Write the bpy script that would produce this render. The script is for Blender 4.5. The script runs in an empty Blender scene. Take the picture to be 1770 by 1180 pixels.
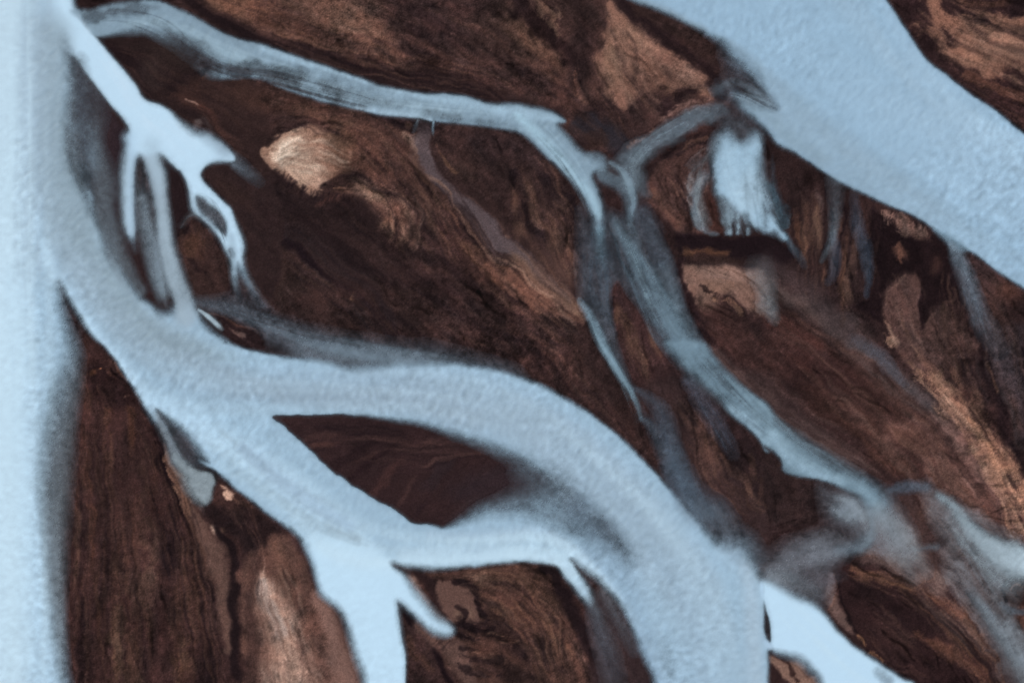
import numpy as np, math, time
# ---------------------------------------------------------------- plan of the delta
# Everything is laid out on a ground plan measured in decimetres (1770 x 1180 of them
# make the stretch of plain seen from the air), origin at its north-west corner.
STEP = 1.75
MX, MY = 130, 100
X0, Y0, X1, Y1 = -MX, -MY, 1770 + MX, 1180 + MY
NX = int((X1 - X0) / STEP) + 1
NY = int((Y1 - Y0) / STEP) + 1
gx = (X0 + np.arange(NX) * STEP).astype(np.float32)
gy = (Y0 + np.arange(NY) * STEP).astype(np.float32)
GX, GY = np.meshgrid(gx, gy)
rng = np.random.default_rng(7)
F = np.float32

def blur(a, s):
    """gaussian-like blur, s in cells"""
    r = max(1, int(round(s * 0.98)))
    for _ in range(3):
        for ax in (0, 1):
            p = [(0, 0), (0, 0)]; p[ax] = (r + 1, r)
            c = np.cumsum(np.pad(a, p, mode='edge').astype(np.float64), axis=ax)
            n = a.shape[ax]
            if ax == 0: a = (c[2*r+1:2*r+1+n] - c[0:n]) / (2*r+1)
            else: a = (c[:, 2*r+1:2*r+1+n] - c[:, 0:n]) / (2*r+1)
            a = a.astype(F)
    return a

def norm(a):
    a = a - a.mean(); return (a / a.std()).astype(F)

def white(): return rng.standard_normal((NY, NX)).astype(F)
def cloud(s): return norm(blur(white(), s)) if s > 0.6 else white()

def fractal(s, octaves=4, gain=0.6):
    out = np.zeros((NY, NX), F); g = 1.0
    for _ in range(octaves):
        out += g * cloud(s); s *= 0.5; g *= gain
        if s < 0.5: break
    return norm(out)

def sst(e0, e1, x):
    t = np.clip((x - e0) / (e1 - e0), 0, 1); return t * t * (3 - 2 * t)

# ---------------------------------------------------------------- surveying helpers
TC = [0, 440, 880, 1320]; TR = [0, 300, 590, 880]; K = 450 / 1770
def T(c, r, pts):
    return [(TC[c] + p[0] * K, TR[r] + p[1] * K) + tuple(p[2:]) for p in pts]

def spline(pts, closed, n):
    P = np.array(pts, dtype=float); m = len(P); out = []
    rng_ = range(m if closed else m - 1)
    for i in rng_:
        if closed: a, b, c, d = P[(i-1) % m], P[i], P[(i+1) % m], P[(i+2) % m]
        else: a, b, c, d = P[max(i-1, 0)], P[i], P[i+1], P[min(i+2, m-1)]
        for k in range(n):
            t = k / n
            q = 0.5 * ((2*b) + (c-a)*t + (2*a-5*b+4*c-d)*t*t + (3*b-a-3*c+d)*t**3)
            q[2:] = b[2:] * (1-t) + c[2:] * t
            out.append(q)
    if not closed: out.append(P[-1])
    return np.array(out)

def window(x0, y0, x1, y1):
    i0 = max(0, int((x0 - X0) / STEP)); i1 = min(NX, int((x1 - X0) / STEP) + 2)
    j0 = max(0, int((y0 - Y0) / STEP)); j1 = min(NY, int((y1 - Y0) / STEP) + 2)
    if i0 >= i1 or j0 >= j1: return None
    return (slice(j0, j1), slice(i0, i1))

def polymask(pts, soft=4, rag=0, n=4, sk=1.0):
    pts = [tuple(p) + (soft,) if len(p) == 2 else p for p in pts]
    Q = spline(pts, True, n); Q[:, 2] = Q[:, 2]*sk + (0.8 if sk > 1 else 0)
    ms = Q[:, 2].max() + rag * 2 + 2
    w = window(Q[:, 0].min()-ms, Q[:, 1].min()-ms, Q[:, 0].max()+ms, Q[:, 1].max()+ms)
    if w is None: return None, None
    x = GX[w]; y = GY[w]
    best = np.full(x.shape, 1e12, F); sf = np.full(x.shape, soft, F)
    inside = np.zeros(x.shape, bool)
    m = len(Q)
    for i in range(m):
        ax, ay, sa = Q[i]; bx, by, sb = Q[(i+1) % m]
        dx, dy = bx-ax, by-ay; L = dx*dx+dy*dy
        if L < 1e-9: continue
        # parity
        if abs(dy) > 1e-9:
            lo, hi = min(ay, by), max(ay, by)
            jr = np.where((y[:, 0] >= lo) & (y[:, 0] < hi))[0]
            if len(jr):
                j0, j1 = jr[0], jr[-1]+1
                xi = ax + (y[j0:j1, :1] - ay) * dx / dy
                inside[j0:j1] ^= x[j0:j1] < xi
        R = ms + 2
        sub = ((x[0] > min(ax, bx)-R) & (x[0] < max(ax, bx)+R)); sj = ((y[:, 0] > min(ay, by)-R) & (y[:, 0] < max(ay, by)+R))
        ii = np.where(sub)[0]; jj = np.where(sj)[0]
        if not len(ii) or not len(jj): continue
        s = (slice(jj[0], jj[-1]+1), slice(ii[0], ii[-1]+1))
        t = np.clip(((x[s]-F(ax))*F(dx)+(y[s]-F(ay))*F(dy))/F(L), 0, 1)
        d = (x[s]-F(ax)-t*F(dx))**2+(y[s]-F(ay)-t*F(dy))**2
        b = d < best[s]
        best[s] = np.where(b, d, best[s]); sf[s] = np.where(b, F(sa)+t*F(sb-sa), sf[s])
    d = np.sqrt(np.minimum(best, 1e6)); d = np.where(inside, d, -d)
    if rag: d = d + F(rag) * RAG[w]
    return w, sst(-1, 1, d / np.maximum(sf, 0.8))

def strokemask(pts, soft=0.6, rag=0, n=4):
    """pts: (x, y, halfwidth[, alpha])"""
    P = [tuple(p) + (1.0,) if len(p) == 3 else tuple(p) for p in pts]
    Q = spline(P, False, n); wm = Q[:, 2].max() * (1 + soft) + rag * 2 + 2
    w = window(Q[:, 0].min()-wm, Q[:, 1].min()-wm, Q[:, 0].max()+wm, Q[:, 1].max()+wm)
    if w is None: return None, None, None
    x = GX[w]; y = GY[w]
    best = np.full(x.shape, 50, F); al = np.zeros(x.shape, F); tt = np.zeros(x.shape, F)
    m = len(Q)
    for i in range(m-1):
        ax, ay, wa, la = Q[i]; bx, by, wb, lb = Q[i+1]
        dx, dy = bx-ax, by-ay; L = dx*dx+dy*dy
        if L < 1e-9: continue
        t = np.clip(((x-F(ax))*F(dx)+(y-F(ay))*F(dy))/F(L), 0, 1)
        d = np.sqrt((x-F(ax)-t*F(dx))**2+(y-F(ay)-t*F(dy))**2)
        ww = np.maximum(F(wa)+t*F(wb-wa), 0.5)
        if rag: d = d + F(rag) * RAG[w]
        d = d / ww
        b = d < best
        best = np.where(b, d, best); al = np.where(b, F(la)+t*F(lb-la), al); tt = np.where(b, (i+t)/(m-1), tt)
    return w, sst(1+soft, 1-soft, best) * al, tt

# ---------------------------------------------------------------- flow directions
def build_flow(guides):
    c = np.zeros((NY, NX), F); s = np.zeros((NY, NX), F)
    for x, y, dx, dy in guides:
        a = 2 * math.atan2(dy, dx)
        d2 = (GX-x)**2+(GY-y)**2 + 900
        wgt = 1 / d2**1.6 * 1e6
        c += wgt * math.cos(a); s += wgt * math.sin(a)
    a = 0.5 * np.arctan2(s, c) + 0.16 * fractal(60, 3)
    return np.cos(a).astype(F), np.sin(a).astype(F)

def lic(noise, L, step=1.0):
    acc = noise.copy(); wsum = 1.0
    for sgn in (1, -1):
        px = np.broadcast_to(np.arange(NX, dtype=F), (NY, NX)).copy()
        py = np.broadcast_to(np.arange(NY, dtype=F)[:, None], (NY, NX)).copy()
        lx, ly = FX, FY; pdx, pdy = FX*sgn, FY*sgn
        for k in range(1, L+1):
            px += pdx*step; py += pdy*step
            ix = np.clip(px+0.5, 0, NX-1).astype(np.int32); iy = np.clip(py+0.5, 0, NY-1).astype(np.int32)
            vx = FX[iy, ix]; vy = FY[iy, ix]
            f = np.where(vx*pdx+vy*pdy < 0, -1, 1).astype(F)
            pdx = vx*f; pdy = vy*f
            wk = 0.5*(1+math.cos(math.pi*k/(L+1)))
            acc += wk*noise[iy, ix]; wsum += wk
    return norm(acc)

GUIDES = [
 # x, y, dx, dy
 (30,100,0,1),(30,500,0,1),(40,1000,0,1),(150,200,1,1.3),(120,400,.4,1),(200,1000,0,1),(150,750,.05,1),(250,850,.15,1),(300,1050,.1,1),(400,1000,.1,1),(480,1050,.15,1),(560,1100,.4,1),
 (220,580,1,1.1),(300,620,1,.6),(450,660,1,.1),(650,670,1,.05),(850,690,1,.35),(1000,760,1,.7),(1100,860,1,1),(1200,980,.7,1),(1270,1100,.1,1),
 (400,780,1,.8),(520,860,1,.8),(620,930,1,.7),(800,940,1,-.05),(950,950,1,.3),(1080,1050,.5,1),
 (240,30,1,-.1),(350,60,1,.35),(500,130,1,.35),(700,180,1,.2),(880,200,1,.2),(960,270,1,1),(1030,350,.3,1),
 (1200,30,1,.5),(1350,100,1,.7),(1500,220,1,.7),(1650,330,1,.65),(1650,80,1,.1),(1720,60,1,.3),
 (250,90,1,.2),(230,130,.3,1),(300,170,1,.6),(380,200,1,.7),(260,300,0,1),(270,450,.3,1),(370,380,.5,1),(350,430,.1,1),
 (480,170,1,.15),(450,210,1,.3),(520,260,1,-.35),(570,230,1,.1),(640,260,1,.6),(600,330,1,.0),(680,340,.9,.7),(650,400,1,.9),(560,400,1,.3),(750,400,.5,1),
 (500,470,1,.75),(600,540,1,.7),(560,560,.8,1),(440,450,1,.7),(760,520,1,.5),(700,580,.7,1),(820,560,1,.7),(850,620,.5,1),(950,620,.3,1),
 (800,350,1,1),(900,430,1,.9),(980,520,1,1),(860,290,.5,1),(940,360,.15,1),(960,420,.2,1),
 (600,60,1,.6),(700,90,1,.6),(500,60,1,.25),(420,30,1,.4),(800,60,1,.6),(900,100,1,.6),(860,140,1,.5),(960,40,.8,1),(1020,130,.2,1),(1100,100,.8,.5),(1180,130,1,.4),(1100,200,.5,1),(1050,220,1,.8),(1180,180,1,-.3),
 (1150,240,1,-.4),(1190,300,-.3,1),(1200,350,.2,1),(1290,300,.15,1),(1320,370,.2,1),(1150,340,.5,1),(1250,420,1,0),(1250,470,1,.05),(1240,520,1,.4),(1300,520,.6,1),
 (1100,420,.5,1),(1150,520,.5,1),(1080,560,.1,1),(1100,620,.3,1),(1220,640,1,1),(1350,760,1,.7),(1450,830,1,.5),(1130,760,.3,1),(1200,760,.15,1),(1220,850,.4,1),(1320,860,.1,1),
 (1400,400,.05,1),(1450,450,.05,1),(1500,420,0,1),(1560,430,.3,1),(1600,480,.1,1),(1540,540,.3,1),(1620,540,.1,1),(1700,470,.6,1),(1700,540,.2,1),(1380,540,.8,.7),(1450,620,1,.5),
 (1350,600,1,.6),(1400,680,1,.3),(1480,720,1,.35),(1550,650,1,.9),(1600,620,1,1),(1680,700,.8,1),(1740,700,.3,1),(1740,830,1,-.3),(1690,800,1,-.2),(1600,750,1,.9),(1640,850,1,1),
 (1540,880,.2,1),(1500,960,1,.4),(1600,950,1,.8),(1560,1010,1,.5),(1500,1060,1,.6),(1640,1080,.7,1),(1700,1050,.7,1),(1750,1100,.6,1),(1400,900,1,-.4),(1380,960,1,-.1),(1480,900,.2,1),
 (1420,1090,1,1),(1520,1150,1,.6),(560,760,1,.1),(650,820,1,-.5),(740,800,1,-.3),(800,860,1,-.9),(880,880,1,-.3),(900,1040,1,.6),(850,1100,1,.15),(960,1100,.5,1),(1030,1120,.3,1),
 (640,1100,.3,1),(740,1060,.8,1),(750,1130,.6,1),(800,1160,1,.1),(420,880,.6,1),(340,850,.3,1),(180,650,.2,1),(210,640,1,.0),
 (1450,780,1,.6),(1720,180,1,.6),(1600,60,1,.6),(150,100,1,1.3)]

FX, FY = build_flow(GUIDES)
LF = lic(white(), 7)                      # hair-fine streaks along the flow
LM = lic(cloud(1.6), 16)                  # medium streaks
LC = lic(cloud(5.0), 30)                  # long broad bands
GR = norm(white() + 0.8*cloud(1.0))       # grain
MOT = fractal(9, 4, 0.75)                 # mottling
BIG = fractal(70, 3)
_fx, _fy = FX, FY
FX, FY = (-_fy).copy(), _fx.copy()
RIP = lic(cloud(1.1), 3)                  # ripple crests lie across the flow
FX, FY = _fx, _fy
LM2 = lic(cloud(2.0), 40)
RILL = lic(cloud(3.2), 22)
RAG = norm(LF*0.3 + LM*0.5 + 0.3*GR + 0.7*MOT)
WRAG = norm(0.5*LM + MOT)
SRAG = RAG

def c3(c): return np.array(c, F)/255

S = np.empty((NY, NX, 3), F); S[:] = c3((50, 37, 37))
TX = np.full((NY, NX), 1.0, F)            # how coarse / streaky the sand is
WP = np.zeros((NY, NX, 3), F); WA = np.zeros((NY, NX), F)
WID = np.zeros((NY, NX), np.int16)
SID = np.zeros((NY, NX), np.int16)
cur = [0]

def speckle(m, w, sp):
    if not sp: return m
    n = 0.5 + 0.22*(GR[w]*0.5+LF[w]*0.5+LM[w]*0.5)
    hard = sst(-0.2, 0.2, m - n)
    return m*(1-sp) + sp*hard*np.where(m > 0.001, 1, 0)

def put(w, m, col):
    if w is None: return
    S[w] += (c3(col) - S[w]) * m[..., None]

def sp_(pts, col, a=1.0, soft=6, rag=4, speck=0.0, tx=None):
    w, m = polymask(pts, soft, rag)
    if w is None: return
    m = speckle(m, w, speck) * a
    put(w, m, col)
    if tx is not None: TX[w] += (tx - TX[w]) * m

def ss_(pts, col, a=1.0, soft=0.6, rag=2, speck=0.0, tx=None):
    w, m, _ = strokemask(pts, soft, rag)
    if w is None: return
    m = speckle(m, w, speck) * a
    put(w, m, col)
    if tx is not None: TX[w] += (tx - TX[w]) * m

def sb_(x, y, rx, ry, ang, col, a=1.0, rag=0.25, speck=0.0, tx=None):
    R = max(rx, ry) * 2
    w = window(x-R, y-R, x+R, y+R)
    if w is None: return
    c, s = math.cos(math.radians(ang)), math.sin(math.radians(ang))
    u = ((GX[w]-x)*c + (GY[w]-y)*s)/rx; v = (-(GX[w]-x)*s + (GY[w]-y)*c)/ry
    d = np.sqrt(u*u+v*v) + rag*RAG[w]*0.5
    m = speckle(sst(1.5, 0.3, d), w, speck) * a
    put(w, m, col)
    if tx is not None: TX[w] += (tx - TX[w]) * m

def wput(w, m, col, idt=0.25):
    if w is None: return
    WP[w] = WP[w]*(1-m[..., None]) + c3(col)*m[..., None]
    WA[w] = WA[w]*(1-m) + m
    if cur[0]: WID[w] = np.where(m > idt, cur[0], WID[w])

def wp(pts, col, a=1.0, soft=4, rag=0.8):
    w, m = polymask(pts, soft, rag, 4, 1.35)
    if w is not None: wput(w, m*a, col)

def ws(pts, col, a=1.0, soft=0.7, rag=0.8):
    w, m, _ = strokemask(pts, soft, rag)
    if w is not None: wput(w, m*a, col, 0.08)

def wb(x, y, rx, ry, ang, col, a, rag=0.15):
    R = max(rx, ry)*2; w = window(x-R, y-R, x+R, y+R)
    if w is None: return
    c, s = math.cos(math.radians(ang)), math.sin(math.radians(ang))
    u = ((GX[w]-x)*c + (GY[w]-y)*s)/rx; v = (-(GX[w]-x)*s + (GY[w]-y)*c)/ry
    m = sst(1.6, 0.1, np.sqrt(u*u+v*v) + rag*RAG[w]*0.4)*a
    wput(w, m, col, 0.1)

def tint(x, y, rx, ry, ang, col, a, rag=0.1):
    """change only the silt colour of water already there"""
    R = max(rx, ry)*2; w = window(x-R, y-R, x+R, y+R)
    if w is None: return
    c, s = math.cos(math.radians(ang)), math.sin(math.radians(ang))
    u = ((GX[w]-x)*c + (GY[w]-y)*s)/rx; v = (-(GX[w]-x)*s + (GY[w]-y)*c)/ry
    m = sst(1.6, 0.1, np.sqrt(u*u+v*v) + rag*RAG[w]*0.4)*a
    WP[w] = WP[w]*(1-m[..., None]) + c3(col)*(m*WA[w])[..., None]

def tints(pts, col, a=1.0, soft=0.9):
    w, m, _ = strokemask(pts, soft, 1)
    if w is None: return
    m = m*a
    WP[w] = WP[w]*(1-m[..., None]) + c3(col)*(m*WA[w])[..., None]

def ep(pts, a=1.0, soft=6, rag=1.0):
    w, m = polymask(pts, soft, rag)
    if w is not None: WP[w] *= (1-m*a)[..., None]; WA[w] *= (1-m*a)

def es(pts, a=1.0, soft=0.8, rag=1.0):
    w, m, _ = strokemask(pts, soft, rag)
    if w is not None: WP[w] *= (1-m*a)[..., None]; WA[w] *= (1-m*a)
# ================================================================ SAND
DK=(38,29,31); VD=(33,25,28); MB=(64,47,45); BR=(80,58,52); RU=(96,66,55); TN=(118,90,78); LT=(150,128,114); SL=(54,47,51)
# --- north plain between the top channel and the north-east river
sp_([(300,-110),(1000,-110),(1100,20),(1250,120),(1250,180),(1090,265),(980,220),(820,165),(640,135),(440,70),(330,20)], (62,46,44), 1, 10)
sb_(400,5,90,30,15,(104,74,60),.75,speck=.6)
sb_(480,40,80,28,20,(88,63,54),.6,speck=.3)
sb_(560,20,80,38,30,(92,68,58),.7,speck=.3)
sb_(625,45,70,50,40,(98,74,64),.75,speck=.2)
sb_(660,80,80,26,35,(94,70,60),.7)
sb_(560,90,110,20,22,(90,64,54),.6,speck=.4)
sb_(730,40,60,60,50,(46,35,36),.8)
sb_(760,100,90,22,25,(52,39,38),.6)
sb_(870,50,60,80,40,(72,54,48),.6)
sb_(830,15,70,18,10,(44,33,34),.5)
sb_(930,70,34,62,-38,(92,68,58),.8,speck=.2)
sb_(960,120,40,30,40,(86,62,54),.6)
ss_([(300,-40,20),(330,2,12),(400,44,11),(460,72,12),(560,100,15),(640,122,16),(720,140,22),(800,152,20),(880,172,16),(960,195,12)],(38,29,31),.95,.7,2,tx=.4)
ss_([(880,-20,16),(930,40,13),(975,85,14),(1000,112,14)],(44,32,33),.9,.6,5)
ss_([(930,0,3),(950,30,4),(975,55,4)],(104,80,68),.6,.6,6,speck=.7)
sb_(1010,90,22,70,-10,(48,36,36),.8)
sp_([(1040,72),(1037,115),(1048,140),(1050,165),(1066,176),(1082,184),(1096,176),(1104,158),(1125,150),(1150,150),(1165,160),(1195,158),(1222,165),(1240,150),(1228,132),(1205,115),(1180,100),(1145,76),(1110,50),(1085,18),(1055,-5),(1046,30)],(104,78,68),1,9,5,speck=.25,tx=.8)
sb_(1100,60,60,22,45,(122,94,80),.6); sb_(1060,110,14,50,0,(122,96,80),.5)
sb_(1150,110,50,20,30,(100,72,64),.6); sb_(1120,140,30,24,0,(84,62,56),.7,speck=.5); sb_(1190,125,24,16,20,(134,104,92),.6)
sp_(T(2,0,[(1020,700),(1150,640),(1260,620),(1240,660),(1180,700),(1080,760),(1030,750)]),(46,34,35),1,4,4)
ss_(T(2,0,[(1040,790,3),(1130,750,5),(1250,730,6),(1350,690,8),(1380,600,8)]),(104,80,74),.8,.6,4,speck=.3)
ss_(T(2,0,[(700,-80,14),(800,60,15),(950,190,14),(1100,290,14),(1280,400,13),(1390,500,14),(1430,620,14)]),(40,30,32),.95,.6,3,tx=.5)
ss_(T(2,0,[(880,60,10),(1080,170,12),(1250,270,14),(1380,370,12)]),(56,42,40),.8,.6,3)
sb_(1020,160,30,50,30,(64,47,44),.7); sb_(1000,130,30,30,20,(40,31,32),.6); sb_(1040,190,24,18,0,(36,28,30),.7)
sb_(1090,220,60,34,40,(50,38,38),.8); sb_(960,160,60,28,35,(70,50,46),.6)
sb_(1030,215,44,12,30,(36,28,30),.8)
ss_(T(2,0,[(450,480,4),(470,600,5),(510,700,5),(560,740,4)]),(96,68,58),.5,.6,6,speck=.8)
ss_(T(2,0,[(450,860,14),(560,870,16),(680,920,18),(760,1000,16)]),(46,44,50),.8,.6,3,tx=.3)
ss_(T(2,0,[(810,1010,5),(850,970,5),(930,920,3),(1000,860,2)]),(112,78,62),.8,.6,2)
ss_(T(2,0,[(560,1020,8),(640,960,9),(560,940,8)]),(58,42,38),.6,.6,3)
ss_(T(2,0,[(40,650,10),(140,680,10),(240,730,6)]),(66,52,52),.6,.6,2)
# --- north-east corner
sp_([(1530,-110),(1990,-110),(1990,300),(1770,232),(1690,172),(1640,135),(1600,100),(1560,40)],(50,36,37),1,6,2)
sp_(T(3,0,[(1050,30),(1150,0),(1300,10),(1450,60),(1560,110),(1700,90),(1900,120),(1900,460),(1700,440),(1560,510),(1420,500),(1280,420),(1180,380),(1140,300),(1040,260),(1060,220),(1180,230),(1300,300),(1350,260),(1240,190),(1180,130),(1100,90)]),(106,78,67),1,10,8,speck=.3)
sp_(T(3,0,[(1240,30),(1380,25),(1480,80),(1540,140),(1500,190),(1440,150),(1360,90),(1280,70)]),(46,34,35),1,4,5)
sb_(1730,70,50,22,10,(140,106,90),.5,speck=.4); sb_(1690,100,50,16,10,(118,88,74),.6,speck=.6)
ss_(T(3,0,[(1400,520,5),(1560,590,8),(1700,640,10),(1850,700,12)]),(92,62,52),.7,.7,5,speck=.3)
ss_(T(3,0,[(1300,0,6),(1500,30,6),(1700,0,6)]),(80,56,48),.7,.7,4)
sb_(1765,10,20,18,0,(40,30,32),.9); sb_(1610,150,40,12,35,(44,38,40),.5)
# --- between top channel and the feeder
sp_([(160,60),(330,80),(345,135),(440,142),(470,300),(420,270),(380,235),(330,215),(255,175),(225,130)],(44,34,34),1,6,2,tx=.35)
ss_([(170,62,8),(205,95,12),(240,130,10),(260,165,6)],(37,28,30),.9,.8,1,tx=.2)
sb_(260,130,30,28,30,(60,50,48),.55); sb_(300,100,50,24,15,(50,40,38),.7)
ss_(T(0,0,[(1180,620,10),(1280,560,9),(1400,540,8),(1550,560,8),(1770,590,7)]),(36,28,30),.8,.6,2,tx=.3)
sp_([(300,165),(340,140),(440,142),(500,160),(560,185),(600,215),(540,225),(450,250),(440,290),(400,250),(350,200)],(60,43,40),.95,8,4)
ss_(T(0,0,[(1390,560,3),(1500,580,5),(1640,610,6),(1770,600,6)]),(92,66,54),.8,.6,4,speck=.5)
ss_(T(0,0,[(1260,680,3),(1330,720,5),(1450,800,7),(1560,900,7)]),(86,56,48),.7,.7,2)
ss_(T(0,0,[(1245,675,1.2),(1300,695,1.6),(1350,725,1)]),(130,105,95),.8,.5,0)
ss_(T(0,0,[(1430,720,3),(1500,780,3),(1620,860,3),(1770,960,3)]),(38,28,30),.7,.7,3)
ss_(T(0,0,[(1330,880,6),(1400,860,5),(1470,920,4)]),(96,86,84),.6,.8,1)
# --- central sandbar
sp_([(430,280),(345,145),(470,150),(640,203),(760,213),(880,225),(930,262),(985,325),(1010,380),(1008,460),(1005,540),(1045,600),(1085,665),(1110,740),(1150,800),(1170,870),(1000,705),(880,643),(790,622),(700,610),(600,592),(480,545),(440,525),(415,460),(400,360)],(52,39,38),1,6,1)
sb_(500,185,120,26,12,(72,51,45),.7); sb_(620,230,80,22,20,(78,56,49),.7); sb_(560,205,60,12,15,(92,66,56),.6,speck=.4)
ss_([(600,195,4),(640,205,5),(690,230,6),(720,250,3)],(84,60,52),.6,.8,4)
ss_([(648,203,8),(700,218,9),(750,228,9)],(38,29,31),.8,.7,3)
sb_(640,275,70,44,30,(84,60,52),.75)
sp_([(452,262,3),(460,248,3),(485,236,3),(512,228,4),(545,227,6),(575,234,8),(598,248,9),(602,270,9),(588,292,9),(572,308,6),(560,322,4),(552,338,3),(540,336,3),(522,322,3),(505,312,3),(492,305,3),(478,296,3),(466,282,3)],(122,97,84),1,7,2,tx=.6)
sb_(497,262,30,16,-25,(176,158,142),.85,rag=.5); sb_(525,295,30,18,35,(170,144,126),.7,rag=.5); sb_(555,315,14,16,20,(160,132,116),.6)
sb_(590,250,30,34,20,(96,70,58),.85,rag=.7); sb_(570,285,20,20,0,(116,86,72),.6,rag=.7); sb_(560,235,34,8,0,(112,84,70),.6,rag=.7)
ss_(T(1,0,[(150,1100,1.5),(220,1095,1.8),(280,1075,1.2)]),(90,66,54),.8,.5,2)
ss_(T(1,0,[(450,1000,5),(560,990,5),(700,1020,5)]),(112,82,70),.5,.8,3)
ss_(T(1,0,[(100,980,2),(260,890,2.5),(420,870,2),(560,890,2)]),(48,36,36),.8,.6,2)
ss_(T(1,1,[(445,150,4),(500,70,5),(600,30,6),(740,40,7)]),(44,34,34),.9,.6,2)
ss_(T(1,1,[(560,110,3),(620,112,3)]),(128,96,80),.8,.5,1)
ss_(T(1,1,[(440,230,4),(540,200,9),(640,220,8),(700,260,6)]),(74,50,46),.7,.8,3)
sp_(T(1,1,[(640,120),(700,80),(800,60),(950,90),(1050,200),(1080,330),(1060,400),(980,400),(1000,480),(940,440),(860,390),(860,300),(780,230),(720,160)]),(86,64,57),.95,16,6,tx=1.2)
sb_(640,330,34,14,30,(126,100,86),.7); sb_(680,395,22,14,45,(112,84,70),.7,speck=.3); sb_(610,335,20,8,0,(100,78,70),.5)
sp_(T(1,1,[(0,0),(200,40),(300,160),(430,190),(460,250),(700,180),(760,230),(860,330),(860,400),(1000,540),(1200,640),(1150,760),(700,740),(560,650),(350,420),(100,180),(-60,60)]),(40,31,32),.95,12,5,tx=.5)
ss_(T(1,1,[(-40,240,12),(150,380,16),(350,480,14),(560,620,14),(760,760,10),(880,900,9),(910,1060,7)]),(48,40,42),.8,.8,2,tx=.2)
ss_(T(1,1,[(60,420,5),(240,500,6),(430,650,7),(600,760,6),(760,900,6),(880,1000,6),(915,1070,7)]),(34,26,30),.95,.7,2,tx=.2)
sb_(470,470,60,40,30,(58,44,41),.7); sb_(445,490,24,18,20,(84,56,46),.6,speck=.4); sb_(560,520,80,26,38,(56,42,40),.6)
ss_(T(1,1,[(340,640,3),(420,700,4),(520,780,3)]),(88,68,60),.6,.8,5,speck=.5)
ss_(T(1,1,[(630,860,2),(650,810,2)]),(110,84,66),.7,.6,1)
sb_(600,580,90,18,25,(56,42,40),.6); sb_(690,520,30,14,50,(72,52,48),.5,speck=.4)
sb_(740,430,60,70,50,(66,47,46),.85,tx=.8); sb_(740,330,40,60,-35,(80,58,52),.7); sb_(720,280,24,44,-30,(78,56,50),.6)
ss_(T(1,1,[(900,30,3),(980,120,3),(1100,260,4),(1130,330,4)]),(54,40,40),.6,.6,4)
ss_(T(1,1,[(1080,0,6),(1180,130,6),(1260,260,6),(1300,360,5),(1400,420,6),(1500,500,5)]),(36,28,30),.9,.6,4)
ss_(T(1,1,[(1200,150,4),(1290,240,5),(1360,330,4),(1400,400,3)]),(92,66,56),.8,.7,2)
ss_(T(1,1,[(1140,0,4),(1240,90,5),(1340,180,5),(1400,320,5),(1470,430,4),(1550,500,3)]),(37,28,30),.95,.6,2)
sb_(820,440,50,14,30,(96,70,58),.7,speck=.4); sb_(850,455,30,14,30,(48,36,36),.5)
sb_(860,500,60,18,35,(58,42,40),.8); sb_(780,560,60,12,25,(80,58,54),.5,speck=.4); sb_(900,560,60,20,60,(64,45,44),.5)
sp_(T(1,1,[(1580,640),(1680,560),(1770,640)])+T(2,1,[(100,640),(300,820),(480,980),(420,1010),(250,1020),(120,900),(0,800)])+T(1,1,[(1700,800),(1640,720)]),(98,70,60),.9,8,5)
sp_(T(2,1,[(0,440),(150,560),(350,700),(480,850),(540,1000),(430,960),(250,820),(60,660),(-60,560)]),(120,94,80),.8,6,2,tx=.4)
# pale washed-out chute leaving the top channel
ss_(T(1,0,[(1130,830,8,.3),(1150,930,14,.8),(1130,1060,18,1)])+T(1,1,[(1240,30,15,1),(1340,120,13,1),(1440,200,18,1),(1580,330,24,1),(1700,450,24,1)])+T(2,1,[(100,470,24,.9),(260,620,22,.8),(420,780,20,.6)]),(80,69,71),1,.35,1,tx=.25)
ss_(T(1,0,[(1010,920,3),(1070,1030,3),(1130,1170,3)])+T(1,1,[(1240,60,2.5),(1330,150,2),(1400,300,2),(1500,440,3),(1620,540,4),(1770,640,4)])+T(2,1,[(60,640,7),(200,760,6),(380,900,4)]),(124,98,86),.7,.8,1)
ss_(T(1,1,[(1310,30,1.5),(1400,120,1.5),(1560,210,1.5),(1680,320,1.5),(1760,420,2)]),(118,88,76),.8,.8,0)
sb_(715,245,9,12,0,(92,82,82),.4)
ss_(T(1,0,[(1220,1000,4),(1240,1100,4),(1330,1180,4)]),(36,28,30),.9,.6,1)
sb_(705,218,6,7,0,(80,60,52),.7)
# wedge between chute and the middle streams
sp_([(755,222),(870,225),(925,262),(975,320),(1000,380),(1000,520),(960,480),(900,420),(850,370),(790,330),(752,290)],(56,42,41),1,6,2)
sb_(860,250,80,24,15,(48,37,38),.6); sb_(800,290,30,20,40,(66,50,46),.6); ss_(T(1,0,[(1250,1000,3),(1300,1080,3),(1360,1170,3)]),(96,70,56),.6,.7,2)
for (a,b,cc,d,e) in ((925,330,5,26,-12),(932,380,7,30,-8),(975,355,6,24,-14),(893,350,5,22,0),(958,400,6,34,-4),(908,400,8,18,-40),(985,430,7,40,2)):
    sb_(a,b,cc*1.6,d,e,(94,70,60),.6,speck=.3)
ss_(T(2,1,[(60,0,3),(50,120,3),(120,250,4),(170,380,5),(250,460,5)]),(36,28,30),.8,.6,4)
ss_(T(2,1,[(260,0,12),(340,120,10),(420,220,9),(440,400,7),(470,560,6)]),(40,31,33),.9,.6,3)
sb_(960,470,40,30,45,(88,66,60),.6,tx=.4)
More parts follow.
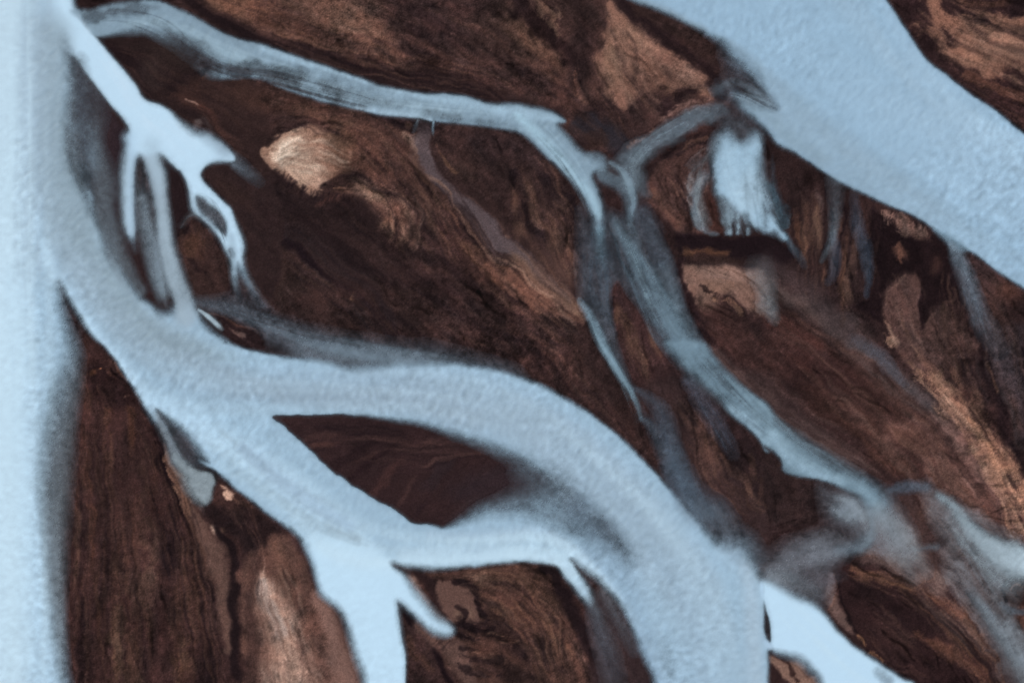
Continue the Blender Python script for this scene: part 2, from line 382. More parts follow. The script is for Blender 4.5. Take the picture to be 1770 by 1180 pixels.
# lower tail of the central bar
for (a,b,rx,ry,an) in ((950,600,12,60,-15),(1000,640,16,50,-20),(1060,730,12,30,-20),(905,610,12,40,-10),(870,600,10,30,-30),(1080,760,8,26,-30)):
    sb_(a,b,rx,ry,an,(72,52,48),.5,speck=.2)
sp_(T(2,1,[(700,800),(740,720),(830,830),(900,950),(1000,1080),(1080,1200)])+T(2,2,[(1150,150),(1200,260),(1100,330),(900,260),(800,180),(760,60)])+T(2,1,[(730,1080)]),(58,42,42),1,5,2)
for (a,b,rx,ry,an) in ((1085,575,7,40,-12),(1105,610,9,40,-20),(1070,540,5,26,-5),(1130,590,6,34,-20)):
    sb_(a,b,rx,ry,an,(96,72,60),.6,speck=.3)
ss_(T(2,1,[(720,800,4),(700,950,4),(730,1100,4)]),(36,28,30),.8,.6,2)
sp_(T(2,2,[(900,260),(1150,250),(1200,420),(1350,620),(1450,780),(1550,900),(1770,1000),(1770,1200)])+T(2,3,[(1760,500),(1600,200),(1300,60),(1200,-50)])+T(2,2,[(1150,1000),(1080,800),(1000,600)]),(56,43,43),.9,10,2,tx=.5)
sb_(1225,780,24,40,-15,(86,63,57),.85,speck=.2); sb_(1210,740,8,30,-10,(74,54,48),.6); sb_(1250,860,20,50,-15,(62,46,45),.6)
sp_(T(2,2,[(1380,430),(1520,520),(1650,640),(1720,750),(1770,770),(1850,780),(1850,1180),(1600,980),(1500,860),(1400,640)]),(46,35,36),1,8,4)
for (a,b,rx,ry,an) in ((1300,810,8,22,-10),(1320,850,10,26,0),(1290,840,8,20,-10),(1345,820,10,18,10)):
    sb_(a,b,rx,ry,an,(88,64,56),.5,speck=.5)
sp_(T(3,2,[(0,740),(60,760),(130,880),(350,940),(450,970),(430,1180),(300,1250),(0,1200)]),(48,37,37),1,6,3)
# --- slopes around the small eastern delta
sp_(T(2,1,[(960,0),(1300,-60),(1400,60),(1390,420),(1770,420)])+T(3,1,[(200,440),(150,300),(80,0)])+T(3,0,[(0,910),(420,1180)])+T(3,1,[(700,140),(1250,430),(1900,860),(1900,1300),(1400,1200),(1100,1100),(1000,1050),(700,960),(420,700),(250,600)])+T(2,1,[(1770,720),(1180,800),(1150,560),(1000,340),(950,160)]),(48,36,36),1,6,2)
sp_(T(2,0,[(980,1180),(1150,1040),(1300,980),(1380,1050),(1400,1180)])+T(2,1,[(1390,100),(1350,250),(1460,400),(1240,420),(1170,430),(1080,340),(980,260),(950,150)]),(70,51,48),1,6,3)
ss_(T(2,1,[(1000,150,8),(1060,260,9),(1130,370,8)]),(92,66,58),.7,.7,3); ss_(T(2,1,[(1330,60,10),(1230,140,9),(1240,260,8),(1290,380,8)]),(122,102,98),.8,.7,4,speck=.2)
ss_(T(2,1,[(1150,60,6),(1200,160,5),(1190,300,5),(1210,400,4)]),(44,33,34),.8,.7,4); ss_(T(2,1,[(1380,180,8),(1350,260,10),(1380,350,10),(1440,390,5)]),(66,44,40),.9,.6,2)
ss_(T(2,1,[(1360,30,4),(1310,110,5),(1230,190,3)]),(52,40,40),.7,.7,3)
ss_(T(2,0,[(1060,1090,5),(1200,1010,5),(1320,960,4)]),(40,31,33),.8,.7,3)
ss_(T(2,0,[(1180,1010,3),(1260,970,3),(1330,930,2)])[:],(96,70,60),.6,.7,3,speck=.4)
sp_(T(2,1,[(1110,440),(1180,430),(1400,425),(1600,415),(1790,425)])+T(3,1,[(130,460),(200,530),(60,620),(0,560)])+T(2,1,[(1640,640),(1400,560),(1200,520),(1120,540)]),(37,28,31),1,5,2,tx=.4)
ss_(T(2,1,[(1180,545,4),(1330,530,4),(1470,530,4)]),(96,66,50),.7,.8,2); sb_(1235,448,60,8,3,(58,43,40),.8)
sp_(T(2,1,[(1150,650),(1250,625),(1500,640),(1770,690)])+T(3,1,[(40,720),(60,860),(100,960)])+T(2,1,[(1700,960),(1560,860),(1400,830),(1440,920),(1340,950),(1250,860),(1180,770)]),(106,83,74),.9,9,5,speck=.15,tx=.7)
sb_(1270,478,60,16,5,(134,108,98),.7); sb_(1240,500,30,14,0,(112,86,74),.6,speck=.6); ss_(T(2,1,[(1300,780,1.5),(1420,830,1.5),(1540,880,1.5),(1600,950,1.5)]),(44,33,33),.8,.7,3)
ss_(T(2,1,[(1400,860,2),(1500,880,3),(1570,930,2)]),(140,106,86),.6,.6,3,speck=.4)
ss_(T(2,1,[(1150,600,5),(1170,750,5),(1230,900,7),(1300,1050,7),(1380,1180,6)]),(42,31,33),.95,.7,3)
sp_(T(2,1,[(1300,930),(1500,900),(1640,1000),(1770,1100)])+T(3,1,[(200,1000),(400,1120),(500,1180)])+T(3,2,[(700,250),(1000,420),(1100,560),(900,640),(400,480),(200,300)])+T(2,2,[(1770,380),(1600,200),(1400,0)]),(62,44,42),.95,12,4)
# broad south-east flow bands
ss_([(1330,545,10),(1390,590,14),(1440,640,16),(1500,700,16),(1560,760,12)],(74,60,60),.5,.9,2,tx=.5)
ss_([(1340,500,14),(1400,530,18),(1460,570,20),(1520,640,22),(1580,700,26),(1630,760,22)],(82,69,67),.85,.8,2,tx=.6)
ss_([(1205,590,6),(1260,640,14),(1310,670,22),(1370,725,22),(1430,770,18),(1490,810,12)],(82,67,65),.8,.8,2,tx=.3)
ss_([(1250,610,8),(1330,670,7),(1380,720,7)],(50,37,37),.5,.9,2)
sb_(1430,660,100,50,38,(56,38,37),.85); sb_(1480,720,90,30,30,(72,50,44),.6); sb_(1540,790,60,30,30,(84,58,50),.6,speck=.2)
ss_(T(3,1,[(0,620,16),(200,720,20),(330,800,20),(480,960,16),(620,1100,10)]),(66,55,56),.7,.9,2,tx=.4)
ss_(T(3,1,[(60,1000,14),(200,1060,16),(360,1170,12)]),(72,46,42),.7,.8,2)
ss_(T(3,2,[(600,0,8),(760,100,10),(860,200,10),(960,330,12),(1080,420,14)]),(70,68,74),.4,1,2,tx=.4)
ss_(T(3,2,[(880,-20,5),(980,100,8),(1100,220,12),(1240,360,18),(1360,480,24),(1480,620,28),(1580,760,34),(1680,900,36),(1780,1040,34),(1900,1200,30)]),(124,94,80),.95,.6,8,speck=.35)
ss_(T(3,2,[(1420,560,8),(1540,700,14),(1640,840,20),(1740,960,22),(1850,1100,22)]),(146,108,86),.7,.8,3,speck=.1)
ss_(T(3,2,[(1220,420,6),(1320,540,8),(1380,620,6)]),(140,112,98),.6,.8,4,speck=.4)
sp_(T(3,2,[(900,560),(1200,520),(1400,740),(1560,960),(1600,1180)])+T(3,3,[(1500,60),(1350,60),(1200,-40)])+T(3,2,[(1100,900),(950,760),(850,680)]),(108,82,76),.85,14,4,speck=.15,tx=.8)
sb_(1640,830,60,22,40,(124,96,86),.6); sb_(1610,760,40,16,40,(70,52,50),.6); sb_(1560,760,40,20,40,(90,62,52),.5,speck=.3)
ss_(T(3,2,[(1390,920,2),(1440,980,2.5),(1520,1060,5),(1620,1150,8)]),(58,42,40),.8,.6,5,speck=.8)
ss_(T(3,2,[(1500,480,3),(1560,580,4),(1620,680,4),(1700,780,4),(1770,900,3)]),(56,40,38),.8,.6,5,speck=.7)
sp_(T(3,2,[(1180,-40),(1400,-40),(1500,150),(1540,300),(1560,420),(1480,400),(1420,330),(1360,400),(1250,300),(1160,180),(1080,60)]),(58,43,42),.9,8,4)
for (a,b,rx,ry,an) in ((1640,600,6,30,-5),(1655,650,7,40,-15),(1615,600,5,30,-20),(1690,690,10,24,-20)):
    sb_(a,b,rx,ry,an,(104,78,66),.6,speck=.4)
ss_(T(3,2,[(1480,-40,12),(1520,120,12),(1560,280,11),(1620,460,13),(1700,640,14),(1770,760,13),(1850,900,12)]),(37,28,30),.95,.6,3)
ss_(T(3,2,[(1530,160,2),(1570,270,2),(1600,340,2)]),(108,80,66),.7,.6,1)
sp_(T(3,2,[(1520,-60),(1990,-60),(1990,700),(1770,640),(1680,450),(1590,260),(1560,120)]),(54,46,49),.9,8,3)
sb_(1740,640,20,80,-15,(62,55,58),.6); sb_(1755,720,10,50,-15,(66,50,46),.6)
# vertical ribs on the shelf under the north-east river
for (x,y,L,wd,c) in ((1395,390,44,9,(84,62,54)),(1412,385,50,8,(104,80,68)),(1385,415,26,8,(100,74,62)),(1440,420,50,7,(88,76,74)),(1424,470,20,6,(92,66,56)),(1462,460,60,6,(92,66,54)),
    (1480,430,60,5,(74,56,50)),(1470,500,24,7,(84,64,56)),(1502,380,40,7,(52,40,40)),(1415,350,26,6,(80,66,64)),(1377,395,24,5,(84,58,48))):
    sb_(x,y,wd,L,-6 if x<1450 else 3,c,.75,rag=.5)
ss_(T(3,1,[(420,120,3),(430,250,3),(440,380,3),(400,520,3)]),(34,26,29),.9,.6,3); ss_(T(3,1,[(545,180,3),(535,320,3),(510,480,3),(505,640,3),(520,740,3)]),(34,26,29),.9,.6,2)
ss_(T(3,1,[(735,150,6),(740,300,7),(730,420,5),(745,620,3),(730,800,4)]),(34,26,29),.9,.6,2)
sp_(T(3,1,[(760,290),(900,360),(1060,440),(1250,470),(1330,800),(1290,900),(1200,900),(1130,1060),(1080,1000),(1080,800),(980,690),(860,760),(800,880),(800,1000),(720,1000),(620,940),(650,860),(720,850),(760,640),(740,400)]),(36,27,29),1,5,4,tx=.5)
ss_(T(3,1,[(800,260,6),(900,330,9),(1000,370,9),(1080,400,5)]),(112,88,80),.8,.7,5,speck=.5); sb_(1580,400,40,10,30,(84,64,58),.5,speck=.5)
sb_(1560,440,16,10,40,(104,72,62),.6,speck=.3); ss_(T(3,1,[(930,500,3),(940,560,4),(930,620,2)]),(98,68,58),.8,.6,2); sb_(1618,460,14,18,10,(70,50,46),.6,speck=.3)
sp_(T(3,1,[(860,790),(960,690),(1060,760),(1080,850),(1080,980),(1110,1080),(1140,1000),(1220,930),(1280,1000),(1380,1060),(1440,1200),(1300,1330),(1000,1300),(900,1150),(830,1000),(820,880)]),(74,56,53),1,7,4)
ss_(T(3,1,[(830,900,2),(850,820,2),(900,770,2),(960,700,2)]),(110,86,77),.4,.6,1); ss_(T(3,1,[(1120,1040,2),(1150,990,2),(1210,940,2)]),(110,86,76),.4,.6,1)
ss_(T(3,1,[(810,1000,2),(860,1080,3),(930,1170,3)]),(136,108,94),.7,.6,2)
ss_(T(3,1,[(1215,900,3),(1240,870,3),(1290,860,2),(1300,790,2)]),(90,68,60),.4,.6,1)
ss_(T(3,1,[(1070,820,3),(1080,960,3),(1100,1080,2)]),(38,28,30),.9,.6,1)
sb_(1700,470,40,50,-40,(60,46,46),.8); sb_(1740,500,30,22,30,(80,56,48),.6); sb_(1720,540,30,60,-15,(66,49,46),.8); sb_(1660,480,14,18,-20,(54,46,50),.6)
sb_(1640,570,26,40,-10,(78,58,54),.6)
# dark tongue below the sheet flow, south-east
sp_(T(3,3,[(570,330),(640,300),(760,370),(900,430),(1050,510),(1180,560),(1280,500),(1400,600),(1460,760),(1500,900),(1600,1060),(1700,1200),(1650,1500),(1050,1500),(980,1170),(840,1080),(700,960),(600,860),(560,700),(540,560),(530,420)]),(46,33,34),1,4,3)
ss_(T(3,3,[(600,400,6),(700,450,9),(830,490,9),(980,530,7),(1080,560,7)]),(104,74,60),.8,.9,5,speck=.35)
ss_(T(3,3,[(1050,540,6),(1180,590,12),(1280,660,15),(1380,760,12),(1430,850,8),(1500,980,8),(1600,1120,10)]),(98,66,54),.9,.7,4,speck=.15)
ss_(T(3,3,[(1040,860,6),(1150,920,11),(1280,970,14),(1400,1050,12),(1480,1150,9)]),(90,62,52),.8,.8,4,speck=.1)
ss_(T(3,3,[(1100,680,10),(1250,780,16),(1380,900,14),(1480,1030,9),(1560,1160,8)]),(40,30,31),.9,.7,2,tx=.4)
ss_(T(3,3,[(1290,510,3),(1360,590,3),(1430,690,3),(1470,780,3)]),(46,34,34),.8,.6,2)
sb_(1530,1100,50,30,20,(64,46,44),.5,speck=.2); sb_(1500,1030,40,20,10,(40,30,31),.6)
ss_(T(3,3,[(580,330,4),(640,350,3),(740,380,4),(880,430,3),(1000,510,3),(1100,560,2)]),(40,30,30),.8,.6,3,speck=.4)
ss_(T(3,3,[(490,440,8),(480,560,10),(500,700,10),(560,820,8)]),(104,82,76),.8,.7,2)
ss_(T(3,3,[(530,440,4),(545,560,3),(560,680,3),(590,800,3),(640,900,2.5),(740,990,2.5),(820,1050,2.5),(960,1140,3)]),(34,26,28),.95,.6,2)
ss_(T(3,3,[(610,870,2),(700,950,3),(800,1020,3)]),(124,90,68),.7,.6,3,speck=.6)
sp_(T(3,3,[(560,-60),(1000,-60),(1100,200),(1250,450),(1180,540),(1000,480),(800,390),(640,300),(720,230),(700,80)]),(116,96,90),.9,14,2,tx=.5)
sp_(T(3,2,[(820,1000),(1000,950),(1130,1000),(1160,1180)])+T(3,3,[(1180,200),(1250,350),(1150,400),(1080,300),(1020,180),(960,80)]),(60,45,44),.9,8,4)
sb_(1600,880,14,30,0,(92,68,60),.6,speck=.4); sb_(1585,985,30,20,0,(60,46,46),.7); sb_(1610,1010,20,22,40,(56,42,42),.7)
sp_(T(3,3,[(1150,0),(1300,-40),(1450,150),(1600,330),(1770,520),(1850,700),(1770,950),(1850,1250),(1700,1250),(1500,850),(1350,560),(1250,420),(1180,200)]),(94,80,78),.8,20,5,speck=.1)
sp_(T(3,3,[(1640,580),(1690,480),(1780,460),(1900,480),(1900,700),(1700,670)]),(50,36,34),1,3,1); ss_(T(3,3,[(1660,640,3),(1650,560,3),(1700,475,4),(1780,455,4)]),(34,26,28),1,.6,1)
ss_(T(3,3,[(1700,560,2),(1740,540,3),(1790,550,3)]),(128,86,60),.8,.7,2); sp_(T(3,3,[(1700,700),(1770,680),(1900,700),(1900,900),(1770,850),(1700,780)]),(78,56,50),1,5,3)
sp_(T(3,3,[(1745,170),(1770,130),(1850,130),(1850,280),(1770,250)]),(38,29,32),1,3,1)
sp_(T(3,3,[(1500,700),(1620,860),(1750,1060),(1800,1300),(1650,1300),(1560,1050),(1450,820)]),(60,52,54),.7,12,2,tx=.4)
# far south corner beside the lobe
sp_(T(3,3,[(40,960),(140,1000),(240,1010),(330,1100),(400,1180),(420,1500),(30,1500),(36,1050)]),(112,88,78),1,5,2)
sp_(T(3,3,[(45,1020),(120,1080),(220,1140),(300,1200),(300,1500),(30,1500),(36,1100)]),(52,38,38),1,4,2); ss_(T(3,3,[(170,1020,1.5),(200,1070,1.8),(240,1115,1.8)]),(56,40,38),.9,.6,2)
# --- south-west plain
sp_([(130,600),(180,600),(240,690),(300,780),(370,840),(450,890),(520,950),(560,1050),(610,1110),(630,1290),(60,1290),(70,900),(90,700)],(56,40,39),1,8,2,tx=.7)
for (x,y,L,wd,c,a) in ((150,700,110,10,(72,50,44),.5),(190,690,50,14,(76,52,42),.5),(225,720,50,8,(78,52,42),.5),(175,830,120,14,(48,35,35),.6),(235,930,110,20,(72,52,47),.6),(255,1000,90,18,(80,60,53),.6),
    (205,1110,90,14,(92,70,58),.65),(235,1130,70,14,(78,57,49),.6),(155,900,120,6,(84,56,46),.45),(140,1050,120,9,(52,37,37),.6),(265,830,60,8,(66,46,42),.5),(300,930,70,20,(40,30,32),.75),
    (310,1050,90,16,(66,47,42),.6),(345,1010,80,10,(66,46,40),.5),(320,1150,40,18,(90,66,54),.6),(360,1150,50,18,(42,31,32),.7),(120,800,120,10,(62,47,46),.6),(285,1090,60,10,(54,38,37),.6),(128,960,110,5,(86,64,56),.4)):
    sb_(x,y,wd,L,(3 if x>200 else 0),c,min(1,a*1.35),rag=.7)
sp_(T(0,2,[(600,170),(700,170),(800,240),(940,360),(900,420),(780,440),(700,400),(640,300)]),(40,29,30),.8,5,4)
ss_(T(0,2,[(690,185,1.5),(720,182,1.2)]),(150,100,72),.8,.6,1); sb_(167,642,8,6,0,(104,68,50),.6,speck=.3); ss_(T(0,2,[(850,375,1.5),(905,370,1.2)]),(112,86,76),.8,.6,1)
ss_(T(0,2,[(780,180,1.2),(860,270,1.2),(940,370,1.2)]),(30,22,24),.8,.6,1)
ss_(T(0,2,[(760,60,2),(830,180,2),(900,290,1.8),(960,380,1.8),(1010,470,1.8)]),(112,78,64),.8,.8,0)
ss_(T(0,2,[(970,430,4),(1040,560,6),(1090,690,8),(1110,850,9),(1180,1000,9),(1240,1150,9)])+T(0,3,[(1260,60,9),(1340,240,8),(1400,430,8),(1460,600,5)]),(34,25,27),.9,.6,3,speck=.3)
ss_(T(0,2,[(1120,700,3),(1180,850,6),(1230,980,8),(1290,1120,10)])+T(0,3,[(1370,100,16),(1430,260,15),(1490,420,13),(1530,600,10),(1545,800,8),(1550,960,6)]),(92,70,63),.9,.8,2,speck=.1,tx=.3)
ss_(T(0,2,[(1140,760,3),(1190,900,5),(1230,1030,6),(1270,1140,5)]),(132,98,80),.7,.7,5,speck=.6)
sb_(374,915,6,9,0,(134,112,100),.9,rag=.05); ss_(T(0,3,[(1380,-20,4),(1460,30,5),(1560,90,4)]),(98,84,82),.8,.8,1); sb_(388,918,5,4,0,(120,92,76),.8)
ss_(T(0,3,[(1490,60,5),(1500,180,4),(1560,330,5),(1590,500,6),(1600,750,7),(1590,1000,8),(1640,1180,10)]),(38,29,31),.95,.6,1,tx=.3)
sp_(T(0,2,[(1460,900),(1520,920),(1620,1010),(1770,1130),(1990,1300),(1700,1300),(1420,1200),(1440,1100),(1470,1000)]),(62,44,42),1,3,3)
sp_(T(0,2,[(1480,925),(1530,950),(1580,1010),(1620,1050),(1580,1070),(1530,1030),(1520,1000),(1540,980)]),(158,128,112),1,2,2,tx=.3)
ss_(T(0,2,[(1600,1040,3),(1660,1090,4),(1720,1150,3)]),(88,64,56),.7,.7,2)
sp_(T(0,2,[(1380,1130),(1500,1100),(1770,1180)])+T(1,3,[(140,100),(240,150),(200,180),(140,190),(80,260),(0,340)])+T(0,3,[(1700,350),(1620,300),(1540,180)]),(42,32,33),.9,8,3)
sp_(T(0,3,[(1620,400),(1700,300),(1770,250)])+T(1,3,[(60,260),(150,190),(300,240),(380,400),(460,560),(560,700),(640,850),(700,1050),(760,1200),(600,1400),(-100,1400)])+T(0,3,[(1690,1100),(1640,900)]),(82,60,54),1,8,3)
ss_(T(1,3,[(40,460,12),(110,600,22),(170,740,28),(210,900,34),(240,1080,38),(260,1250,38)]),(142,116,103),1,.85,3,speck=.15)
ss_(T(1,3,[(40,470,6),(90,580,10),(150,700,11),(190,820,9)]),(150,136,130),.5,1,5,speck=.2); ss_(T(1,3,[(150,250,10),(190,400,12),(260,560,12)]),(102,74,64),.7,.8,3,speck=.1)
ss_(T(1,3,[(330,350,8),(380,500,8),(360,700,6),(300,900,5),(430,900,7),(500,1080,7)]),(76,56,51),.4,.8,5,speck=.4)
ss_(T(1,3,[(420,560,8),(510,700,14),(560,850,16),(600,1000,20),(650,1180,24)]),(112,86,78),.95,.8,1,tx=.2)
ss_(T(1,3,[(240,180,6),(330,290,8),(400,430,6),(460,540,4)]),(62,46,47),.8,.8,2,tx=.4)
ss_(T(1,3,[(0,350,8),(-30,600,8),(-10,900,10),(-20,1200,12)]),(62,45,43),.6,.8,3)
# --- big teardrop island in the river fork
sp_([(466,712),(520,708),(610,706),(720,720),(820,745),(920,800),(960,860),(880,900),(780,920),(715,915),(600,850),(520,780)],(52,38,39),1,5,1,tx=.35)
for (x,y,L,wd,an,c) in ((560,755,50,6,-12,(70,50,48)),(700,775,70,5,-15,(70,50,48)),(660,830,60,8,-40,(70,48,46)),(600,790,50,8,-25,(44,32,34)),(620,745,70,7,5,(40,30,33)),(700,850,40,6,-55,(72,52,50)),(760,820,60,10,-40,(50,40,43)),(560,770,30,5,-15,(78,54,50)),(640,800,50,4,-35,(42,30,33)),(730,870,30,6,-50,(46,34,37))):
    sb_(x,y,L,wd,an,c,.65,rag=.5)
sb_(850,840,70,30,-10,(52,42,46),.7,rag=.1,tx=.2); sb_(800,885,40,10,-35,(60,50,53),.5)
# --- south island under the fork
sp_(T(1,3,[(870,360),(1000,380),(1150,410),(1500,385),(1770,350)])+T(2,3,[(150,352),(300,390),(420,520),(540,640),(600,560),(540,500),(700,560),(850,820),(960,1080),(1020,1500),(-600,1500)])+T(1,3,[(1000,1200),(1020,1000),(970,620),(1040,520),(1000,430)]),(58,42,40),1,5,1)
sp_(T(1,3,[(1100,420),(1440,395),(1770,370)])+T(2,3,[(240,390),(360,560),(440,760),(540,1000),(600,1200),(560,1500),(-600,1500)])+T(1,3,[(1480,1180),(1390,900),(1370,790),(1500,760),(1500,600),(1440,500),(1360,450),(1220,470),(1120,460)]),(72,52,47),.95,6,3)
for (x,y,L,wd,an,c,a) in ((860,1000,60,16,20,(92,68,58),.7),(930,1020,60,14,40,(88,64,54),.6),(900,1060,70,16,30,(100,72,60),.6),(960,1100,60,12,50,(90,64,54),.7),(850,1090,70,10,10,(44,33,33),.6),(900,1130,70,12,20,(44,33,34),.6),(820,1040,40,6,5,(44,33,33),.6),
    (840,1130,50,8,10,(78,56,50),.5),(960,1160,50,12,50,(84,60,52),.6),(880,1160,60,10,15,(46,34,34),.5),(800,1150,30,10,20,(80,58,50),.5)):
    sb_(x,y,L,wd,an,c,a,rag=.6,speck=.1)
ss_(T(2,3,[(200,375,3),(300,420,6),(380,560,11),(460,720,12),(540,900,10),(590,1080,8),(620,1300,8)]),(38,29,31),.95,.6,2,tx=.4)
sp_(T(2,3,[(520,620),(600,560),(700,640),(820,850),(940,1080),(1000,1400),(620,1400),(590,1000),(560,760)]),(56,44,45),1,8,1,tx=.3)
sp_(T(1,3,[(1220,490),(1290,465),(1360,455),(1400,490),(1450,510),(1490,580),(1495,650),(1540,720),(1530,780),(1440,790),(1420,740),(1390,790),(1330,740),(1280,670),(1240,590)]),(90,68,62),1,2,2,tx=.15)
sb_(805,1065,14,10,30,(112,88,76),.6,tx=.2); ss_(T(1,3,[(1390,660,2.5),(1430,720,2.5),(1430,780,2)]),(44,33,34),.9,.6,1)
ss_(T(1,3,[(1380,470,4),(1440,500,5),(1500,570,5),(1510,650,4),(1590,740,5),(1540,800,5),(1380,800,4)]),(40,30,32),.85,.6,2)
ss_(T(1,3,[(1090,440,6),(1180,500,7),(1230,620,6),(1320,730,4)]),(46,34,35),.8,.8,2,tx=.4)
ss_(T(1,3,[(1170,620,5),(1250,680,4),(1330,760,3)]),(88,64,54),.5,.8,2)
ss_(T(1,3,[(1460,430,2.5),(1500,450,3),(1560,430,3)]),(116,88,76),.7,.6,4,speck=.4)
sp_(T(1,3,[(980,630),(1060,720),(1180,860),(1300,1060),(1360,1200),(1340,1400),(1010,1400),(1030,1100),(1020,900)]),(56,41,40),1,4,2)
ss_(T(1,3,[(1000,650,5),(1080,760,6),(1180,880,6),(1260,1020,6),(1330,1180,6)]),(32,24,27),.95,.6,1,tx=.3); ss_(T(1,3,[(1050,900,4),(1120,1000,5),(1200,1100,5)]),(78,56,48),.6,.8,4)
ss_(T(1,3,[(1140,800,10),(1240,880,16),(1340,930,16),(1400,1040,14),(1470,1180,13)]),(92,70,64),.9,.7,1,tx=.4)
sp_(T(1,3,[(1020,470),(1100,500),(1180,620),(1300,740),(1370,810),(1300,830),(1180,720),(1080,600)]),(128,104,94),.9,6,1,tx=.4)
for (x,y) in ((1480,970),(1590,850),(1560,1010),(1500,1100),(1640,900)):
    ss_(T(1,3,[(x,y,1.6),(x+60,y+12,2),(x+140,y+8,1)]),(112,84,72),.7,.7,2)
for y in (800,860,940,1010,1090): ss_(T(1,3,[(1400,y,2),(1520,y+22,3),(1680,y+10,2)]),(38,29,31),.7,.7,3)
# --- pockets beside the feeder fingers
sp_(T(0,0,[(560,480),(660,600),(760,740),(870,880),(860,1180)])+T(0,1,[(850,450),(900,600),(1080,850),(1130,950),(1000,880),(800,660),(700,480),(650,250),(600,60),(640,0)])+T(0,0,[(560,1000),(520,700)]),(50,40,44),1,6,1,tx=.15)
sp_(T(0,1,[(830,200),(860,430),(930,470),(1000,560),(1050,750),(1110,930),(1020,880),(880,730),(800,560),(790,350)]),(50,38,39),1,6,1,tx=.3)
sp_(T(0,0,[(1100,1050),(1230,1180)])+T(0,1,[(1270,100),(1310,240),(1240,320),(1190,500),(1160,420),(1130,0)]),(42,32,34),1,5,1,tx=.2)
sp_(T(0,1,[(1190,500),(1225,400),(1260,330),(1330,285),(1410,350),(1480,450),(1550,580),(1575,700),(1560,800),(1500,850),(1400,860),(1300,830),(1230,700),(1195,600)]),(58,43,41),1,3,1,tx=.6)
sb_(335,425,22,24,0,(80,56,46),.7,speck=.2); ss_(T(0,1,[(1260,400,6),(1300,320,6),(1380,330,6),(1440,400,5),(1500,500,4)]),(36,28,30),.9,.7,3)
ss_(T(0,1,[(1240,560,3),(1330,610,5),(1380,680,4)]),(42,31,32),.7,.7,4)
sp_(T(0,0,[(1400,1140),(1560,1110),(1700,1160)])+T(0,1,[(1900,100),(1900,830),(1770,800),(1700,650),(1670,480),(1600,280),(1520,180),(1400,60)]),(50,38,38),1,4,2,tx=.4)
sb_(400,330,40,16,40,(58,43,40),.6)
sp_(T(0,1,[(1300,880),(1450,940),(1600,1010),(1770,1100)])+T(1,1,[(200,1180)])+T(1,2,[(250,90),(0,70)])+T(0,1,[(1600,1160),(1470,1090),(1400,1020)]),(44,33,34),1,4,1,tx=.6)
ss_(T(0,1,[(1580,1050,1.5),(1640,1080,2),(1700,1110,1.5)]),(100,80,74),.6,.7,2)
ss_(T(0,1,[(1300,885,1.5),(1420,945,1.5),(1560,990,1.5),(1770,1080,1.5)]),(88,62,54),.6,.8,0)


trs = np.random.default_rng(11)
def sthreads(pts, n, cols, a, wrel=(.03, .10), whole=.25, soft=.9, spread=1.0, rag=.6):
    P = spline([tuple(p) for p in pts], False, 4); m = len(P)
    d = np.gradient(P[:, :2], axis=0); d /= np.maximum(np.linalg.norm(d, axis=1, keepdims=True), 1e-6)
    nn = np.stack((-d[:, 1], d[:, 0]), axis=1)
    for k in range(n):
        u = trs.uniform(-1, 1)*spread; du = trs.normal()*.2
        i0 = int(trs.uniform(0, m*(1-whole))); L = int(m*trs.uniform(whole, .8)); i1 = min(m-1, i0+L)
        if i1-i0 < 3: continue
        ph = trs.uniform(0, 6.3); wr = trs.uniform(*wrel); Q = []
        for i in range(i0, i1+1, 1 if i1-i0 < 8 else 2):
            t = (i-i0)/(i1-i0); o = (u+du*t+.10*math.sin(ph+i*.45)+.05*math.sin(2*ph+i*1.1))*P[i, 2]
            env = math.sin(math.pi*min(max(t, .04), .96))**.6
            Q.append((P[i, 0]+nn[i, 0]*o, P[i, 1]+nn[i, 1]*o, max(.9, wr*P[i, 2]*env), env))
        if len(Q) > 1: ss_(Q, cols[int(trs.integers(len(cols)))], a*trs.uniform(.35, .9), soft, rag, .35)
D1=(38,29,31); D2=(44,33,34); B1=(84,61,54); B2=(100,74,63); T1=(124,97,84); T2=(150,126,110)
# around the bright mound: lines sweep over it and curl down its right side
sthreads([(452,215,16),(520,212,20),(600,222,30),(660,262,36),(700,320,40),(730,400,44),(770,480,44)], 120, [B1,B2,D2,(70,50,46),D1], .5)
sthreads([(470,275,20),(510,262,28),(550,262,36),(590,275,34)], 34, [T2,(164,142,126),(132,102,88),(176,158,142)], .5, (.04,.12))
sthreads([(606,335,8),(650,328,18),(690,352,26),(705,395,26),(690,430,20)], 50, [T1,B2,B1,D2,(112,88,76)], .5, (.04,.12))
sthreads([(560,330,4),(580,312,7),(620,305,9),(660,318,8),(700,350,8)], 22, [D1,D2,(60,44,42)], .7, (.1,.3))
sb_(596,262,20,36,15,(84,62,53),.85,rag=.6); sb_(572,240,26,10,10,(96,72,60),.6,rag=.6); sb_(578,300,16,18,0,(96,70,59),.6,rag=.6)
sb_(494,262,26,14,-25,(184,168,152),.75,rag=.4); sb_(528,262,22,20,10,(160,138,122),.5,rag=.5)
sthreads([(470,268,10),(510,258,18),(560,258,24),(610,276,24)], 30, [B2,(176,158,142),(84,62,53),(120,92,78)], .4, (.04,.12))
for k in range(26):
    x0 = 500+k*4.2+trs.normal()*2; y0 = 304+(k if k < 12 else 12)*2.6+(0 if k < 12 else (k-12)*1.0)
    ss_([(x0,y0-4,1.5),(x0-4+trs.normal()*2,y0+6,1.6),(x0-9+trs.normal()*3,y0+14,.9)], D1, .7, .8, .3)
